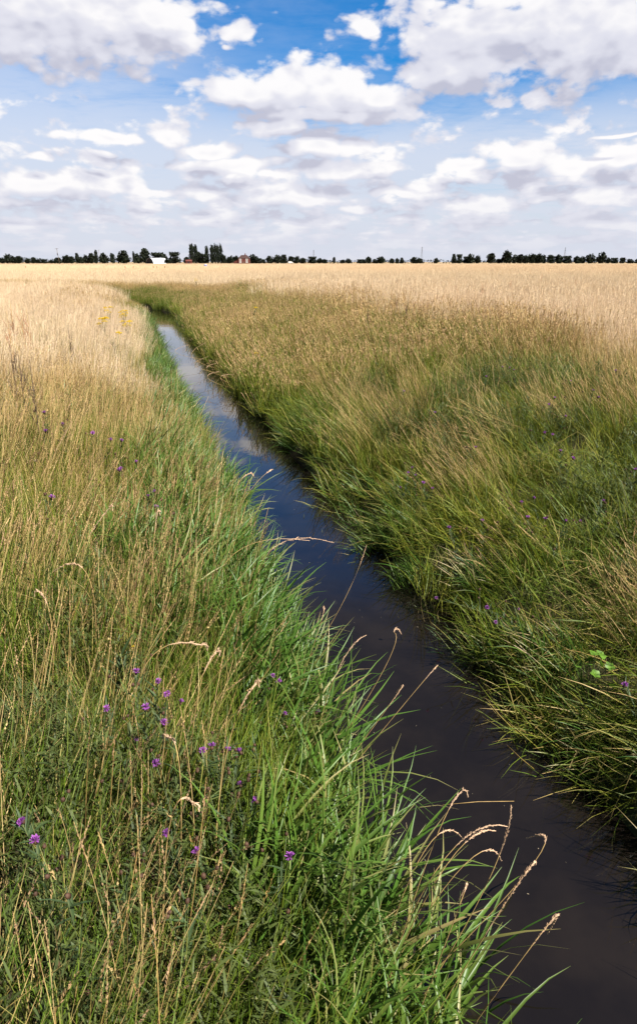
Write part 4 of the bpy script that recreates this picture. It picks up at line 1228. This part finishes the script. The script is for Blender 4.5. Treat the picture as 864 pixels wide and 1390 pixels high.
# white polythene tunnel barn
o = empty('tunnel_barn', ((209.5 - PCX) * kx, Yh - 6, 0), R(-48)); tag(o, 'white arched tunnel barn with a dark open end on the skyline', 'barn')
n_ = 18; r_, hgt_, L_ = 9.0, 6.2, 19.0
arch = [(r_ * math.cos(math.pi * k / n_), hgt_ * math.sin(math.pi * k / n_)) for k in range(n_ + 1)]
mb = MB(); vs_l = []
for yy in np.linspace(0, L_, 9):
    for (ax_, az_) in arch: vs_l.append((ax_, yy, az_))
m1 = n_ + 1
mb.add(vs_l, [(j * m1 + k, j * m1 + k + 1, (j + 1) * m1 + k + 1, (j + 1) * m1 + k) for j in range(8) for k in range(n_)])
mb.build('roof_sheet', M_sheet, o, True)
mb = MB(); mb.add([(ax_ * .975, .25, az_ * .975) for ax_, az_ in arch], [tuple(range(m1))]); mb.add([(ax_ * .975, L_ - .25, az_ * .975) for ax_, az_ in arch], [tuple(range(m1))]); mb.build('end_shade', M_darkend, o)  # dark sheets: shade inside the open tunnel put into the colour
mb = MB(); mb.tube([(ax_ * 1.004, -.06, az_ * 1.004) for ax_, az_ in arch], .16, 6); mb.build('end_hoop', M_steel, o, True)

# white van
o = empty('parked_van', ((395.2 - PCX) * kx, Yh - 2, 0)); tag(o, 'white van parked at the field edge below the skyline trees', 'van')
mb = MB(); prof = [(-3.0, .45), (3.0, .45), (3.0, 1.15), (2.3, 1.3), (1.5, 2.25), (1.2, 2.4), (-2.8, 2.4), (-3.0, 2.2)]
mb.add([(x_, -.95, z_) for x_, z_ in prof] + [(x_, .95, z_) for x_, z_ in prof], [tuple(range(8)), tuple(range(15, 7, -1))] + [(k, k + 8, (k + 1) % 8 + 8, (k + 1) % 8) for k in range(8)])
mb.build('body', M_white, o)
mb = MB(); mb.add([(1.05, -.965, 1.4), (2.0, -.965, 1.4), (1.45, -.965, 2.1), (1.05, -.965, 2.1)], [(0, 1, 2, 3)]); mb.build('side_window', M_glass, o)
for wx in (-1.9, 1.9):
    for wy in (-.85, .85):
        mb = MB(); mb.tube([(wx, wy - .12, .38), (wx, wy + .12, .38)], .38, 12); mb.build('wheel', M_tyre, o, True)


def pole(px, top, Y, lean_, label, trans=True):
    k = Y / 1.0518 / FPX; hgt_ = (HORIZON - top) * k + CAM_Z
    o = empty('utility_pole', ((px - PCX) * k, Y, 0)); o.rotation_euler = (0, R(lean_), 0); tag(o, label, 'utility pole', 'wooden poles on the skyline')
    mb = MB(); mb.tube([(0, 0, -.5), (0, 0, hgt_)], [.24, .16], 8); mb.build('pole_shaft', M_wood, o, True)
    mb = MB(); mb.box((-1.3, -.3, hgt_ - .55), (1.3, -.17, hgt_ - .38)); arm = mb.build('crossarm', M_wood, o)
    for ix in (-1.15, 0, 1.15):
        mb = MB(); mb.tube([(ix, -.235, hgt_ - .379), (ix, -.235, hgt_ - .1)], [.09, .06], 6); mb.build('insulator', M_darkend, arm, True)
    if trans:
        mb = MB(); mb.tube([(-.0, -.55, hgt_ * .58), (0, -.55, hgt_ * .70)], .32, 10); mb.build('transformer', M_darkend, o, True)


pole(88, 338.6, 560, -3.5, 'leaning wooden pole with a crossarm and transformer above the trees')
pole(8.5, 342.5, 860, 0, 'upright wooden pole behind trees near the edge of the skyline', False)
pole(142, 340.5, 860, 0, 'thin upright pole behind trees left of the white barn', False)


def pylon(px, top, h_, label, name='pylon', half=3.2):
    Y = h_ * 1.0518 * FPX / (HORIZON - top); k = Y / 1.0518 / FPX
    o = empty(name, ((px - PCX) * k, Y, 0)); o.rotation_euler = (0, 0, .5); tag(o, label, 'pylon', 'steel pylons beyond the trees')
    mb = MB(); lv = np.linspace(0, 1, 9); wd = lambda t_: half * (1 - t_) ** 1.3 + .45
    for i in range(8):
        a, b = lv[i], lv[i + 1]
        for sx_, sy_ in ((1, 1), (1, -1), (-1, -1), (-1, 1)):
            mb.tube([(sx_ * wd(a), sy_ * wd(a), a * h_), (sx_ * wd(b), sy_ * wd(b), b * h_)], .22, 4)
            mb.tube([(sx_ * wd(a), sy_ * wd(a), a * h_), (-sy_ * wd(b), sx_ * wd(b), b * h_)], .12, 4)
    mb.build('lattice_tower', M_steel, o)
    for zf, hw_ in ((.62, 6.5), (.76, 5.2), (.90, 4.0)):
        mb = MB(); z = zf * h_
        for s_ in (-1, 1):
            mb.tube([(0, .4, z), (s_ * hw_, 0, z + .5)], .13, 4); mb.tube([(0, -.4, z), (s_ * hw_, 0, z + .5)], .13, 4); mb.tube([(0, 0, z + 1.8), (s_ * hw_, 0, z + .5)], .13, 4)
        mb.build('crossarm', M_steel, o)


pylon(568.5, 336.2, 46, 'tallest grey steel pylon standing alone beyond the low trees')
pylon(757.5, 336.8, 44, 'grey steel pylon rising behind the long dark tree clump', half=2.6)
pylon(425.6, 340, 40, 'thin grey pylon above the low trees right of the white van', half=2.2)
pylon(278.5, 341.8, 40, 'faint grey pylon seen between the poplars', half=2.2)

# blue drum in the stubble
dq = at(279, 364.2, 250); o = empty('plastic_drum', (dq[0], 250, 0)); tag(o, 'small blue plastic drum with a pale top out in the stubble field', 'drum')
mb = MB(); mb.tube([(0, 0, 0), (0, 0, .1), (0, 0, .35), (0, 0, .4), (0, 0, .45), (0, 0, .75), (0, 0, .8), (0, 0, .85)], [.5, .55, .55, .58, .55, .55, .58, .55], 14); mb.build('drum_body', M_blue, o, True)
mb = MB(); mb.tube([(0, 0, .852), (0, 0, .95), (0, 0, 1.02)], [.54, .54, .46], 14); mb.build('lid', M_white, o, True)

# ------------------------------------------------------------------ render settings
vs_ = scene.view_settings
vs_.view_transform = 'Standard'; vs_.look = 'None'; vs_.exposure = 1.2; vs_.gamma = 1.0; vs_.use_curve_mapping = False
cy = scene.cycles
cy.max_bounces = 4; cy.diffuse_bounces = 2; cy.glossy_bounces = 3; cy.transmission_bounces = 4; cy.transparent_max_bounces = 4
cy.use_denoising = True
cy.sample_clamp_indirect = 4.0
